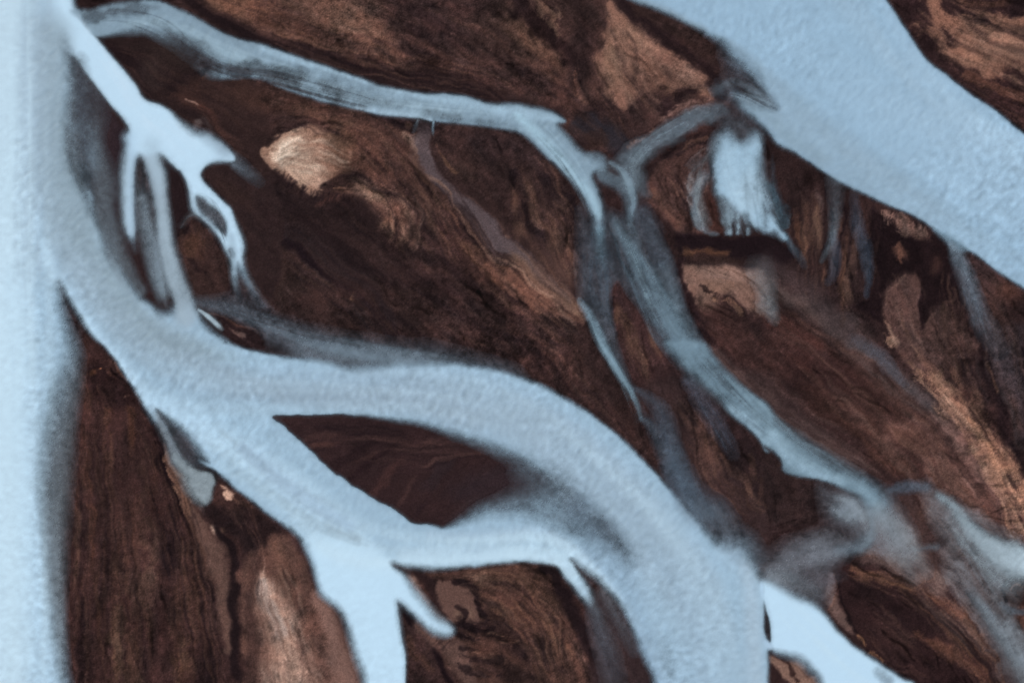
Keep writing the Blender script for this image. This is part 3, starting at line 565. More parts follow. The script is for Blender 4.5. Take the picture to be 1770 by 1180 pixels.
# long south-east lines of the central bar
sthreads([(440,300,60),(520,380,60),(620,460,70),(720,530,80),(850,600,80),(950,680,50)], 120, [D1,D2,(64,47,45),(58,43,41)], .42)
sthreads([(470,420,20),(540,470,22),(620,530,22),(680,585,14)], 40, [D1,(70,52,46),(48,40,42)], .45)
sthreads([(730,300,30),(780,380,34),(840,450,36),(920,520,38),(1000,590,30)], 70, [B1,D2,(72,52,48),B2,D1], .5)
sthreads([(880,420,20),(940,490,24),(1000,560,20)], 30, [T1,B2,(110,84,74),(76,56,50)], .45)
sthreads([(900,270,30),(940,340,40),(965,420,40),(990,500,16)], 60, [D1,B1,D2,B2,(70,52,48)], .5)
sthreads([(800,560,30),(880,600,40),(960,650,40),(1050,740,30),(1130,830,24)], 60, [D1,B1,(70,50,46),D2], .5)
sthreads([(1065,525,8),(1090,580,16),(1120,640,18)], 24, [B2,D1,B1], .5)
sthreads([(1150,680,20),(1210,760,34),(1250,840,40),(1300,900,30)], 50, [B1,D2,(78,58,54),D1,B2], .45)
# north plain
sthreads([(330,-20,20),(430,30,26),(540,80,30),(660,110,30),(780,140,26),(900,170,20)], 80, [B1,D2,B2,(70,50,46),D1], .5)
sthreads([(560,-60,60),(680,20,70),(800,90,60),(940,160,50),(1060,240,30)], 80, [D1,D2,B1,(60,44,42)], .38)
sthreads([(1050,10,14),(1080,70,40),(1110,130,40),(1150,190,40)], 46, [T1,B2,(96,72,62),D2], .4, (.03,.09))
sthreads([(1030,150,20),(1060,200,30),(1090,250,14)], 30, [D1,B1,(64,47,44)], .5)
sthreads([(1090,10,10),(1160,70,12),(1230,120,12)], 24, [D1,(60,44,42),D2], .6, (.1,.3))
sthreads([(1580,10,30),(1660,50,44),(1740,80,50),(1880,130,50)], 90, [T1,B2,D2,(136,104,88),D1,(108,80,68)], .5, (.03,.09))
sthreads([(1620,110,16),(1690,150,20),(1770,200,24),(1880,270,24)], 50, [D1,B1,(70,48,43),D2], .5)
# wedge between feeder and top channel
sthreads([(180,80,12),(230,110,22),(290,150,24),(370,190,36),(440,230,40)], 70, [D1,(62,46,43),(70,50,46),D2], .5)
# SE slope
sthreads([(1200,600,20),(1290,660,30),(1380,730,34),(1470,790,30),(1540,850,20)], 70, [(72,56,54),D2,(84,66,62),(60,43,42)], .45)
sthreads([(1330,560,40),(1420,620,50),(1500,690,50),(1580,780,50),(1680,900,50),(1790,1020,40)], 150, [D2,(78,54,48),B1,(62,42,40),(92,70,64)], .5)
sthreads([(1560,590,16),(1630,680,24),(1700,770,34),(1760,880,36),(1830,1000,36)], 90, [T1,(140,108,90),B2,D2,(112,84,72)], .5)
sthreads([(1640,560,20),(1670,650,22),(1720,750,16),(1780,860,14)], 50, [D1,B1,(70,50,46)], .5)
sthreads([(1720,540,40),(1740,640,40),(1790,760,40)], 40, [(62,54,56),(72,56,52),D2], .45)
sthreads([(1150,300,30),(1180,350,34),(1200,400,20)], 40, [B1,B2,D2,D1,(72,50,46)], .5)
sthreads([(1180,290,6),(1215,262,8),(1245,236,6)], 10, [(110,90,84),D2], .5)
sthreads([(1200,470,12),(1260,485,20),(1310,520,24),(1350,560,16)], 34, [T1,(128,102,92),B2,D2], .4)
for xx in range(1368, 1520, 9):
    sthreads([(xx+trs.normal()*3,345+max(0,(xx-1400))*.25,6),(xx+2,400,8),(xx+3,450,8),(xx+trs.normal()*5,520,4)], 6, [(92,70,63),D1,B1,D2], .38, (.12,.3))
sthreads([(1540,480,10),(1560,540,20),(1590,610,26)], 34, [B2,D2,(112,88,80),(72,54,51)], .45)
sthreads([(1640,470,10),(1645,520,20),(1655,590,22)], 30, [B2,D1,(84,62,56)], .45)
# dark tongue and flats of the south-east
sthreads([(1470,980,12),(1540,1010,20),(1620,1050,28),(1690,1130,30),(1740,1230,24)], 80, [B2,D2,B1,(112,78,60),D1], .5)
sthreads([(1480,1050,20),(1540,1110,34),(1620,1170,34)], 50, [D1,(60,42,41),B1], .45)
sthreads([(1500,900,20),(1560,960,34),(1640,1020,36),(1720,1120,30)], 60, [(122,102,96),(84,70,68),(104,86,82),D2], .4)
sthreads([(1320,920,20),(1400,900,26),(1480,880,10)], 24, [(60,47,47),(84,70,70),D2], .4)
# teardrop island: fans out to the south-east
for k in range(9):
    y0 = 735+k*9
    sthreads([(540+k*14,y0+4,6),(620+k*14,y0+14-k*2,12),(720+k*12,y0+30-k*6,14),(800+k*6,y0+44-k*8,10)], 9, [(76,55,52),D2,(40,30,33),(64,47,46)], .5, (.08,.2))
# south islands
sthreads([(800,1010,20),(870,1020,40),(930,1080,46),(970,1170,40)], 100, [B2,D2,B1,(108,78,64),D1], .5, (.02,.07))
sthreads([(790,1090,30),(860,1100,40),(930,1150,40)], 40, [D1,B1,D2], .5, (.02,.08))
sthreads([(800,1080,30),(760,1100,34),(730,1130,24)], 24, [D1,B1,D2], .5)
sthreads([(1010,1040,8),(1050,1100,24),(1090,1190,30)], 30, [(66,52,54),D2,(74,60,62)], .4, (.06,.2))
# south-west plain
sthreads([(165,640,14),(175,740,34),(180,880,50),(190,1020,60),(200,1200,70)], 120, [B1,D2,(76,53,45),(62,44,42),D1,(92,66,54)], .34, (.02,.07))
sthreads([(230,700,14),(270,800,24),(300,900,30),(330,1020,34),(350,1190,40)], 70, [D1,B1,(72,50,44),D2,(88,64,54)], .5, (.03,.08))
sthreads([(455,940,14),(470,1000,34),(490,1080,46),(520,1190,50)], 60, [T1,B2,(136,112,100),D2,(84,60,54)], .32, (.02,.07))
sthreads([(385,850,20),(420,900,26),(440,950,20)], 30, [D1,B1,(60,44,42)], .5)
# ================================================================ WATER
RAG = WRAG
WL=(153,184,207); WB=(182,214,237)
# faint slate sheets first
cur[0]=9
ws(T(0,0,[(620,560,16,.2),(640,800,22,.18),(620,980,20,.3)])+T(0,1,[(700,60,20,.4),(700,250,16,.42),(760,430,16,.42),(830,600,14,.4),(960,800,8,.4)]),(140,158,172),1)
ws(T(0,1,[(960,160,12,.4),(990,350,14,.42),(1040,560,14,.4),(1110,800,12,.4)]),(140,158,172),1)
wp(T(0,1,[(1310,850,5),(1450,855,10),(1600,850,14),(1770,905,16)])+T(1,1,[(0,935,16),(300,1040,18),(600,1110,18),(1000,1170,18)])+T(1,2,[(1200,40,18),(1500,105,14),(1770,185,12),(1770,300,10),(1000,260,10),(500,220,10),(300,110,8),(120,20,14)])+T(1,1,[(80,1130,6)])+T(0,1,[(1770,1070,8),(1600,990,6),(1450,935,5),(1330,890,4)]),(118,134,150),.4)
ws(T(1,2,[(300,60,16,.3),(560,90,20,.45),(850,110,16,.4),(1100,120,10,.3)]),(122,138,152),.7)
ws(T(0,0,[(1580,1080,10,.5),(1680,1160,10,.3),(1760,1230,10,.1)]),(130,145,160),.7)
ws(T(0,1,[(1350,925,2,.9),(1420,975,4,1),(1480,1030,4,.9),(1510,1060,3,.3)]),(178,200,214),1,.6,0)
# 1: broad river and its great bend
cur[0]=1
wp([(-160,-140,5),(100,-140,10)]+T(0,0,[(490,-60,6),(500,20,6),(500,100,12),(455,240,14),(475,370,18),(505,470,22),(520,620,26),(525,760,28),(550,880,28),(590,1000,26),(610,1120,22)])+T(0,1,[(605,20,16),(630,130,6),(640,250,6),(660,350,6),(690,450,8),(720,550,9),(790,650,9),(880,760,7),(950,840,7),(1020,890,6),(1090,945,8),(1160,945,14),(1240,900,14),(1295,880,8),(1330,930,5),(1400,1030,8),(1480,1095,5),(1560,1150,4)])+T(0,2,[(1530,0,4),(1620,40,3),(1770,78,3)])
+T(1,2,[(200,105,3),(430,135,5),(520,155,6),(640,182,8),(800,172,9),(1000,152,8),(1200,145,6),(1400,155,6),(1600,185,5),(1770,235,4)])
+T(2,2,[(150,270,4),(300,340,4),(450,430,4),(600,530,3),(750,650,3),(900,800,3),(1050,960,3),(1150,1080,3)])
+T(2,3,[(1200,0,4),(1290,90,6),(1390,205,12),(1500,235,16),(1600,250,18),(1660,350,14),(1700,450,8),(1732,560,3),(1735,650,2),(1742,800,2),(1755,900,2),(1762,980,3),(1760,1180,3),(1760,1600,3),(1010,1600,8),(990,1180,8),(940,1050,7),(880,900,6),(830,780,6),(760,650,6),(680,550,6),(600,470,8),(500,400,9),(420,335,5),(470,420,3),(520,500,4),(555,570,7),(550,630,7),(520,625,4),(440,530,3),(370,450,3),(320,390,3),(250,370,3),(130,357,3)])
+T(1,3,[(1770,357,3),(1500,385,3),(1300,400,4),(1150,400,6),(1000,380,5),(900,370,6),(700,600,20),(480,600,8),(430,480,7),(390,350,7),(330,220,6),(240,130,4),(150,70,3),(50,5,3)])
+T(0,2,[(1770,1130,2.5),(1620,1010,2.5),(1500,910,3),(1430,865,3),(1300,840,3),(1240,800,3),(1190,700,5),(1130,610,5),(1050,540,4),(1000,470,3),(930,350,3),(850,230,3),(780,120,3),(700,20,3)])
+T(0,1,[(650,1120,4),(590,1050,5),(520,940,6),(450,830,6),(405,745,8),(420,880,16),(460,1050,16)])
+T(0,2,[(500,60,20),(470,200,26),(410,400,30),(365,600,30),(330,800,26),(315,1000,22)])+T(0,3,[(325,100,18),(345,300,16),(355,500,15),(378,700,15),(402,900,15),(430,1100,15),(450,1600,15),(-630,1600,5)]),WL,1,4,.8)
ep(T(1,2,[(125,510,2),(300,500,2),(500,492,2),(660,490,3),(800,505,6),(1000,535,9),(1200,580,10),(1400,645,14),(1600,720,20),(1770,800,28)])+T(2,2,[(80,880,36),(160,980,42),(60,1070,40),(-60,1120,34)])+T(1,3,[(1560,10,26),(1420,70,16),(1280,125,5),(1180,105,3),(1080,92,2),(1000,35,2)])+T(1,2,[(930,1130,2),(800,1060,2),(680,990,2),(520,870,2),(400,770,2),(300,670,2),(200,575,2)]),1,6,1.2)
es(T(2,2,[(-20,930,22,.4),(80,940,28,.55),(200,990,32,.55),(350,1060,26,.45)])+T(2,3,[(500,70,20,.3),(650,150,20,.3),(760,240,16,.2),(850,340,12,.1)]),.9,1)
# dark notch between the tongue and the bend
es(T(2,3,[(560,480,5,.3),(620,560,8,.35),(700,660,8,.2)]),1,.9)
# sliver of drowned sand in the lower branch
ep(T(0,2,[(1060,450,3),(1120,500,5),(1200,560,9),(1290,650,12),(1370,760,12),(1430,830,3),(1360,810,6),(1430,870,3),(1300,840,3),(1230,790,3),(1190,700,4),(1120,570,4),(1070,500,4)]),.85,6,.5)
tints(T(0,2,[(1010,410,5),(1080,540,6),(1140,640,7),(1190,720,5)]),(140,160,178),.8)
# silt colour in the broad river
tints([(10,-100,50),(5,200,45),(8,500,40),(15,800,50),(20,1250,60)],(186,213,230),.9)
tints([(30,480,20),(38,620,22),(45,760,20),(50,900,20),(62,1100,20),(70,1250,20)],(170,202,226),.6)
tints([(82,60,40),(80,200,34),(90,320,36),(120,420,40),(170,500,34),(230,560,34),(300,600,30)],(156,177,195),.55)
tints([(62,380,8),(78,440,9),(110,500,9),(150,560,9),(200,620,12),(250,690,16),(330,730,22),(430,790,24),(520,860,26),(600,930,24)],(176,208,231),.85)
tints([(560,1040,20),(600,980,40),(650,1040,40)],(186,218,240),.7)
tints([(470,640,14),(600,660,18),(740,655,16),(860,670,16),(970,720,14),(1060,790,12),(1160,900,12),(1240,980,14)],(158,190,215),.6)
tints([(300,600,18),(420,660,18),(560,690,16),(700,695,20),(820,725,20)],(144,166,184),.65)
tints([(1050,850,30),(1160,980,36),(1230,1100,36),(1240,1250,40)],(152,180,202),.45)
tints([(1290,980,14),(1300,1050,14),(1310,1250,16)],(168,190,208),.6)
tints([(1010,960,14),(1070,1040,14),(1110,1110,14),(1160,1250,14)],(140,168,194),.6)
tints([(700,960,12),(850,955,12),(940,960,10),(990,990,8)],(178,206,226),.7)
tints([(740,925,7),(850,925,9),(940,920,10),(1010,970,10)],(158,184,206),.6)
es([(1150,1100,7,.05),(1156,1150,9,.16),(1162,1210,9,.2),(1165,1280,9,.2)],1,1)
tint(1275,955,30,25,0,(146,170,190),.5)
# 2: feeder and its fan
cur[0]=2
ws(T(0,0,[(920,930,13),(895,1100,8)])+T(0,1,[(885,0,7.5),(883,200,7.5),(888,340,8),(892,410,6.5),(905,470,4,.35),(920,540,3,.1)]),(166,195,218),1,.45,0)
ws(T(0,0,[(1000,960,14),(1030,1100,13)])+T(0,1,[(1065,0,14),(1090,150,12,.95),(1110,300,12,.9),(1125,450,13,.85),(1160,600,15,.8),(1210,740,13,.8),(1250,850,14,.8),(1260,960,20,.8)]),(150,170,186),1,.5,.6)
tints(T(0,1,[(1110,300,6),(1150,500,6),(1210,690,6),(1280,830,6)]),(165,188,205),.7)
wp(T(0,0,[(300,-160,20),(470,-160,8),(490,20,5),(560,130,5),(640,240,2),(740,360,2),(860,500,2),(930,590,2),(960,650,2),(1010,690,2),(1090,715,2),(1160,760,3),(1220,820,5),(1320,895,9),(1380,905,7),(1440,925,3),(1520,980,2),(1580,1040,2),(1595,1095,2),(1500,1103,4),(1440,1110,3),(1390,1140,2),(1365,1190,2)])+T(0,1,[(1390,60,2),(1450,120,2),(1520,190,2),(1570,240,2),(1600,320,2),(1640,420,2),(1660,500,2),(1652,600,2.5),(1690,710,3),(1760,820,4),(1720,790,4),(1640,660,3),(1615,600,2),(1605,740,3),(1600,790,3),(1582,720,2.5),(1570,600,3),(1540,540,3),(1490,440,2.5),(1430,360,2.5),(1370,305,2),(1310,250,2),(1290,150,2),(1270,70,2),(1230,-10,2)])+T(0,0,[(1200,1150,2),(1130,1080,3),(1080,1040,3),(1000,1060,5),(960,1060,5),(890,1000,4),(878,880,2),(820,790,2),(740,700,2),(650,580,2),(570,480,2),(500,380,5),(430,270,14),(370,100,16)]),(182,213,235),1,3,.2)
ep(T(0,1,[(1335,150,3),(1400,185,5),(1490,260,5),(1535,330,4),(1540,420,3),(1500,400,4),(1430,320,5),(1370,265,5),(1340,210,3)]),.78,4,.6)
ep(T(0,1,[(1550,520,3),(1580,505,2),(1600,560,2),(1575,570,2)]),.8,2,.3)
es(T(0,0,[(960,1060,1,.5),(970,1120,2,.9)])+T(0,1,[(965,30,4,.9),(985,120,5,.9)]),.9,.6)
tint(395,250,20,24,40,(150,175,196),.7); ws(T(0,1,[(1230,370,1.5,.5),(1270,300,2,.5),(1330,275,2,.6)]),(120,135,145),.8,.7,0)
es(T(0,1,[(1660,640,5,.2),(1720,760,7,.6),(1770,850,7,.8)]),1,.8)
es(T(0,1,[(1600,700,4,.3),(1600,800,6,.8)]),1,.8)
# 3: top channel
cur[0]=3
wp(T(0,0,[(480,72,3),(620,66,4),(750,37,5),(900,15,4),(1000,6,3),(1080,12,2),(1200,60,3),(1330,120,3),(1450,190,2),(1600,257,2),(1770,300,2)])
+T(1,0,[(200,352,2),(350,405,2.5),(520,465,2.5),(700,525,3),(850,580,3),(1000,615,3),(1150,637,2.5),(1320,640,2),(1450,660,2),(1560,695,2.5),(1640,710,3),(1770,705,4)])
+T(2,0,[(120,720,4),(230,745,4),(330,785,2),(380,828,1.5),(325,845,4),(400,930,6),(480,1020,7),(560,1080,6),(640,1130,5)])+T(2,1,[(560,10,4),(610,130,2.5),(637,230,2),(640,330,5),(620,410,8),(585,380,8),(565,280,5),(500,150,4),(430,60,4),(370,0,3)])
+T(2,0,[(330,1130,2.5),(250,1060,3),(180,990,3),(100,920,3),(0,885,3)])+T(1,0,[(1600,865,2),(1450,845,2),(1230,828,1.5),(1215,832,1),(1170,820,1),(1100,805,2),(900,785,2),(760,760,2),(560,715,2),(400,670,2),(280,635,2),(130,580,2)])
+T(0,0,[(1770,540,2),(1640,537,2),(1500,532,4),(1420,495,12),(1350,410,18),(1250,325,18),(1130,262,14),(1000,222,9),(880,218,8),(780,236,5),(640,243,1.5),(560,150,3)]),(133,159,178),.95,3,.6)
es(T(0,0,[(1150,240,10,.35),(1300,330,16,.5),(1420,420,14,.5),(1560,470,10,.4),(1700,490,6,.2)]),1,1,3)
es(T(0,0,[(600,110,6,.4),(720,90,9,.5),(850,65,8,.45),(980,50,7,.35),(1100,60,5,.1)]),1,1,3)
es(T(0,0,[(1300,420,10,.3),(1420,480,10,.3),(1600,500,10,.25),(1770,490,10,.2)])+T(1,0,[(120,520,8,.2),(300,500,8,.25),(450,560,9,.2),(620,640,8,.15)]),1,1,6)
tints(T(0,0,[(860,170,5),(1000,150,7),(1180,180,8),(1320,240,8),(1480,330,7),(1640,400,8)]),(146,174,192),.9)
es(T(1,0,[(0,440,10,.35),(150,500,8,.35),(300,540,8,.2)]),1,1,4); es(T(1,0,[(500,560,14,.15),(800,680,12,.22),(1000,720,8,.1)]),1,1,4)
es(T(1,0,[(1180,770,5,.3),(1350,800,6,.3),(1600,835,6,.25),(1770,850,5,.15)]),1,1,3)
tints(T(1,0,[(700,740,6),(900,765,6),(1050,785,5),(1200,815,3)]),(166,195,216),.9)
tints(T(1,0,[(50,330,7),(250,400,5),(560,490,4),(900,600,4),(1200,670,6),(1400,690,9),(1600,740,10),(1770,760,12)])+T(2,0,[(200,790,9),(340,820,4)]),(164,196,218),.7)
tints(T(2,0,[(60,790,8),(200,920,8),(320,1060,8)])+T(2,1,[(480,60,7),(560,170,6),(610,280,6)]),(166,202,222),.8)
ws(T(2,0,[(690,1105,4,.5),(770,1165,5,.75)])+T(2,1,[(820,70,6,.8),(848,170,6,.75),(835,260,5,.65),(820,330,5,.4),(850,400,5,.25),(880,470,6,.15)]),(140,168,186),1,.6,.5)
ws(T(2,0,[(540,1070,8,.6),(620,1090,10,.6)])+T(2,1,[(640,20,9,.55),(740,70,9,.5),(800,150,7,.45),(825,250,8,.4)]),(126,150,168),1,.6,.5)
ws(T(1,0,[(1216,830,1.6,.9),(1212,880,1.8,.5),(1216,920,2,.1)]),(150,180,200),1,.6,0); ws(T(1,0,[(1110,820,1.6,.5),(1095,860,3,.25),(1080,900,3,.1)]),(140,160,175),1,.8,0)
# 4: north-east river
cur[0]=4
wp(T(2,0,[(560,-200,4),(830,-5,4),(960,48,4),(1100,108,4),(1250,180,5),(1380,262,7),(1450,330,14),(1440,600,14),(1480,670,10),(1560,735,8),(1680,830,6),(1770,910,3)])+T(3,0,[(100,980,3),(230,1045,2.5),(420,1180,2)])+T(3,1,[(560,80,3),(700,142,2.5),(850,212,2),(1000,275,2),(1150,365,2.5),(1250,425,3),(1380,510,2.5),(1500,590,2),(1620,680,2.5),(1770,780,2),(2400,1220,2)])
+T(3,0,[(2400,1330,2),(1770,905,2),(1600,770,2),(1450,670,2),(1320,575,2),(1240,507,2),(1130,430,2),(1050,330,2),(960,190,2),(880,70,2),(830,0,2),(740,-200,2)]),(147,180,206),1,3,.5)
es([(1225,70,8,.5),(1245,100,18,.8),(1265,128,26,.8),(1290,150,22,.8),(1316,170,14,.7),(1342,186,6,.4)],1,1,.6)
es([(1238,120,14,.85),(1250,155,16,.85),(1268,180,10,.6)],1,1,.6)
ws(T(2,0,[(1400,620,8,.2),(1500,560,6,.3),(1580,570,5,.4),(1660,620,6,.45),(1770,680,8,.4)]),(140,160,176),1,.9)
es(T(2,0,[(1440,690,8,.6),(1520,740,8,.6),(1620,800,8,.45),(1720,880,6,.2)]),1,1)
tints(T(2,0,[(860,10,10),(1100,110,9),(1300,220,9)]),(120,138,152),.6)
tints(T(2,0,[(1560,690,10),(1770,800,12)])+T(3,0,[(160,930,12),(400,1080,14)]),(128,152,168),.6)
tints([(1420,-60,20),(1500,60,18),(1590,160,16),(1700,250,14),(1850,340,14)],(150,178,200),.4)
ws(T(3,1,[(1160,380,4,.7),(1260,440,9,.8),(1340,500,8,.7),(1400,520,3,.3)]),(104,136,156),.9,.7,.5)
# 5: middle streams
cur[0]=5
wp(T(2,1,[(490,240,12),(600,400,8),(650,260,12),(760,280,9),(870,250,8),(930,225,3),(980,300,3),(1050,450,3),(1110,560,3),(1160,730,3),(1200,880,3),(1260,1020,3),(1330,1180,4)])+T(2,2,[(1180,60,4),(1060,0,6)])+T(2,1,[(1080,1150,6),(950,1000,6),(870,900,4),(800,820,3),(740,725,2),(690,800,2),(685,900,3),(715,1050,3),(745,1180,4)])+T(2,2,[(800,200,4),(840,330,3),(790,300,3),(700,160,3),(610,10,3)])+T(2,1,[(580,1080,3),(530,990,4),(495,880,8),(475,700,12),(475,500,12),(475,330,10)]),(112,134,152),.24,6,.3)
ws(T(2,1,[(700,285,4,.3),(750,400,8,.45),(840,520,9,.5),(930,640,9,.45),(1010,780,13,.5),(1080,920,17,.6),(1140,1040,19,.65),(1210,1150,16,.6)])+T(2,2,[(1250,60,16,.5)]),(120,147,164),.85,.9,.6)
ws(T(2,1,[(1050,640,8,.3),(1110,760,8,.35),(1150,900,8,.35)]),(120,140,156),1,.9)
ws(T(2,1,[(620,390,7,.35),(620,520,7,.25),(640,640,5,.12)]),(120,160,180),1,.9)
ws(T(2,1,[(480,860,4,.3),(560,980,6,.6),(620,1110,7,.7)])+T(2,2,[(650,40,7,.85),(710,150,6.5,.85),(780,260,5,.8),(830,345,5,.7),(870,430,4.5,.5),(900,520,4,.25)]),(130,160,178),.9,.7,.4)
ws(T(2,1,[(640,800,6,.2),(660,950,7,.25),(690,1100,7,.25)]),(140,140,155),1,.9)
ws(T(2,0,[(1440,745,13,.35),(1300,800,17,.5),(1150,880,17,.55),(1000,960,17,.5),(860,1050,18,.45),(790,1130,15,.45)])+T(2,1,[(880,60,14,.4),(920,150,7,.3)]),(126,146,162),1,.6,3)
wp(T(2,2,[(1070,0,5),(1300,0,5),(1390,110,5),(1500,230,5),(1600,320,4),(1700,390,3),(1770,440,3)])+T(3,2,[(90,540,7),(190,610,11),(290,690,13),(440,790,13),(590,870,12),(700,930,9),(780,1000,14),(840,1090,18),(800,1150,18)])+T(3,2,[(720,1150,12),(650,1060,5),(570,1010,4),(450,960,3),(350,930,2),(150,890,2),(115,800,2),(60,745,3),(0,710,3)])
+T(2,2,[(1770,750,2),(1740,750,2),(1700,670,2),(1620,590,2),(1500,490,3),(1430,400,8),(1330,320,12),(1230,240,10),(1140,110,8)]),(118,146,164),.82,4,.8)
tints(T(2,2,[(1520,450,6),(1640,550,8),(1740,690,8)])+T(3,2,[(60,640,10),(160,780,12),(350,900,10),(520,950,8)]),(160,194,216),.95)
tints(T(3,2,[(560,900,9),(660,980,8),(760,1080,8)]),(150,182,202),.7)
es(T(2,2,[(1350,120,5,.35),(1440,220,6,.25)]),.8,1,3); es(T(2,2,[(1240,240,8,.5),(1330,350,10,.6),(1420,410,9,.4)]),.8,1)
es(T(2,2,[(1180,200,6,.4),(1210,260,6,.3)]),1,1)
ws(T(2,2,[(860,320,4,.3),(960,390,9,.22),(1040,460,11,.24),(1090,590,11,.28),(1130,750,12,.28),(1180,900,18,.24),(1250,1050,22,.3),(1360,1160,26,.3)]),(104,126,146),.85,.9)
ws(T(2,2,[(900,520,5,.3),(980,590,7,.2),(1030,700,7,.2),(1090,850,8,.15)]),(120,145,165),1,.8)
ws(T(2,2,[(1220,270,9,.3),(1320,420,13,.22),(1420,580,13,.2),(1520,760,10,.1)]),(116,126,146),1,.9)
ws(T(2,2,[(1170,1090,10,.4),(1280,1180,18,.4)])+T(2,3,[(1400,60,24,.3),(1500,180,22,.45),(1620,230,18,.3),(1720,330,10,.3)]),(116,132,148),1,.9)
es(T(3,2,[(100,560,8,.3),(200,630,10,.4),(300,710,11,.4),(450,810,11,.4),(600,890,9,.3),(720,960,8,.15)]),1,1,1)
# 6: sheet flow in the south-east
cur[0]=6
wp(T(3,2,[(370,980,8),(500,1020,8),(640,1060,6),(720,1130,10),(900,1130,16)])+T(3,3,[(960,80,14),(1020,200,14),(1000,330,16),(820,300,14),(700,260,8),(560,300,8),(490,380,10),(440,540,14),(390,650,10),(150,570,8),(0,490,8),(20,350,14),(150,230,16),(300,180,14),(420,80,14),(400,0,14)]),(132,138,150),.34,8,1)
wb(1400,960,50,20,-20,(140,146,158),.35); wb(1345,1000,30,18,0,(142,150,160),.3); wb(1468,875,26,24,20,(146,162,176),.5); wb(1430,1000,30,10,-10,(110,100,108),.3)
ws(T(3,3,[(640,60,12,.4),(560,40,10,.3),(480,0,8,.25)]),(160,180,194),1,.9)
es(T(3,3,[(280,60,10,.5),(400,130,14,.8),(520,200,14,.8)]),1,.9); 
ws(T(3,3,[(500,280,8,.45),(600,265,11,.6),(690,220,11,.6),(735,130,6,.5),(720,50,5,.4),(680,-10,5,.3)]),(98,116,130),1,.6,.3)
es(T(3,3,[(550,240,5,.5),(650,220,6,.5),(715,150,4,.7),(710,60,4,.6),(670,-10,4,.5)]),.7,.8,.3)
ws(T(3,3,[(780,20,16,.5),(850,110,18,.45),(930,210,18,.3),(1000,300,14,.12)]),(156,174,186),1,1,2)
ws(T(3,3,[(1010,262,5,.3),(1060,270,3,.5),(1110,262,3.5,.55),(1180,255,4,.3)]),(128,150,166),.9,.9,2); es(T(3,3,[(980,235,4,.6),(1080,225,4,.5)]),.8,.8)
ws(T(3,2,[(860,1010,6,.4),(1000,980,9,.4),(1110,1000,8,.35)]),(104,124,144),1,.8,2)
wp(T(3,2,[(1100,980,12),(1220,1060,14),(1420,1180,16)])+T(3,3,[(1480,120,16),(1620,170,16),(1740,200,10),(1760,270,5),(1900,330,8),(1900,440,8),(1780,445,3),(1690,465,3),(1640,560,3),(1630,650,4),(1700,760,6),(1790,860,6),(1850,1000,10),(1800,1180,14),(1700,1100,14),(1560,900,14),(1400,640,14),(1280,450,14),(1230,250,14),(1150,60,12)]),(140,150,160),.24,14,4)
ws(T(3,2,[(1180,1040,6,.5),(1300,1130,9,.6)])+T(3,3,[(1420,150,12,.6),(1560,260,15,.65),(1680,340,18,.8),(1800,390,20,1),(1950,450,24,1)]),(172,196,210),1,.9,2)
ws(T(3,3,[(1700,250,10,.4),(1760,330,16,.8),(1900,380,20,.9)]),(180,204,218),1,.8)
ws(T(3,3,[(1400,560,8,.25),(1520,700,9,.3),(1640,880,10,.25),(1740,1040,10,.3)]),(140,160,175),1,.9,3)
es(T(3,3,[(1380,300,8,.6),(1500,500,12,.5),(1620,620,10,.5),(1740,760,8,.3)]),1,.8,6)
ws(T(3,3,[(1620,640,3,.5),(1680,690,4,.5),(1800,700,4,.4)]),(110,124,138),1,.8)
# 7: bright lobe
cur[0]=7
wp(T(3,3,[(-10,480,4),(60,500,7),(200,580,8),(340,640,6),(430,730,4),(510,830,4),(610,925,3),(750,1020,4),(850,1085,3),(950,1150,3),(1060,1220,3),(1300,1600,5),(500,1600,5),(390,1180,8),(320,1090,11),(240,1015,11),(130,985,8),(60,955,5),(40,915,2),(47,885,1),(40,780,1),(22,700,1),(6,640,1),(-5,560,3)]),(182,214,237),1,4,.5)
ws(T(3,3,[(-15,500,3),(-10,580,3)]),(172,204,230),1,.7,0); ws(T(3,3,[(20,905,5),(40,930,6)]),(170,200,225),1,.7,0)
ws(T(3,3,[(40,440,12,.3),(200,480,14,.3),(350,560,10,.2)]),(150,165,178),1,1)
es(T(3,3,[(780,1100,6,.2),(840,1160,8,.3)]),1,1)
# south-west fan of the lower branch
cur[0]=11
wp(T(1,3,[(380,200,14),(700,200,20),(900,330,6),(940,390,3),(1010,430,3),(1055,500,6),(1110,580,9),(1170,650,9),(1240,730,9),(1330,785,5),(1360,830,4),(1310,860,6),(1230,840,7),(1160,790,5),(1080,720,4),(1000,640,2),(970,615,1.5),(980,720,1.5),(1005,880,1.5),(1028,1000,1.5),(1028,1180,1.5),(1035,1500,2),(800,1500,6),(740,1150,8),(690,1000,8),(650,850,7),(610,730,6),(560,660,5),(500,610,6),(440,500,7),(400,350,7)]),(184,216,238),1,4,.3)
cur[0]=8
wp(T(2,0,[(1480,900,12),(1560,980,10),(1620,970,8),(1670,900,9),(1715,950,7),(1705,1060,8),(1710,1180,10)])+T(2,1,[(1740,120,12),(1770,220,10)])+T(3,1,[(40,260,9),(110,350,5),(160,448,3),(120,440,6),(60,400,8),(0,400,5)])+T(2,1,[(1740,400,6),(1700,370,7),(1650,350,5),(1610,290,3),(1560,245,3),(1500,195,4),(1450,170,6),(1410,150,5),(1400,60,4),(1395,0,6)])+T(2,0,[(1385,1080,12),(1410,960,12)]),(160,194,218),.93,5,2)
tint(1300,330,30,40,20,(176,206,226),.7)
es(T(2,1,[(1480,240,4,.6),(1460,300,6,.6)]),1,.8,3); es(T(2,1,[(1735,210,5,.3),(1740,290,6,.6),(1745,370,5,.5)]),1,1,2)
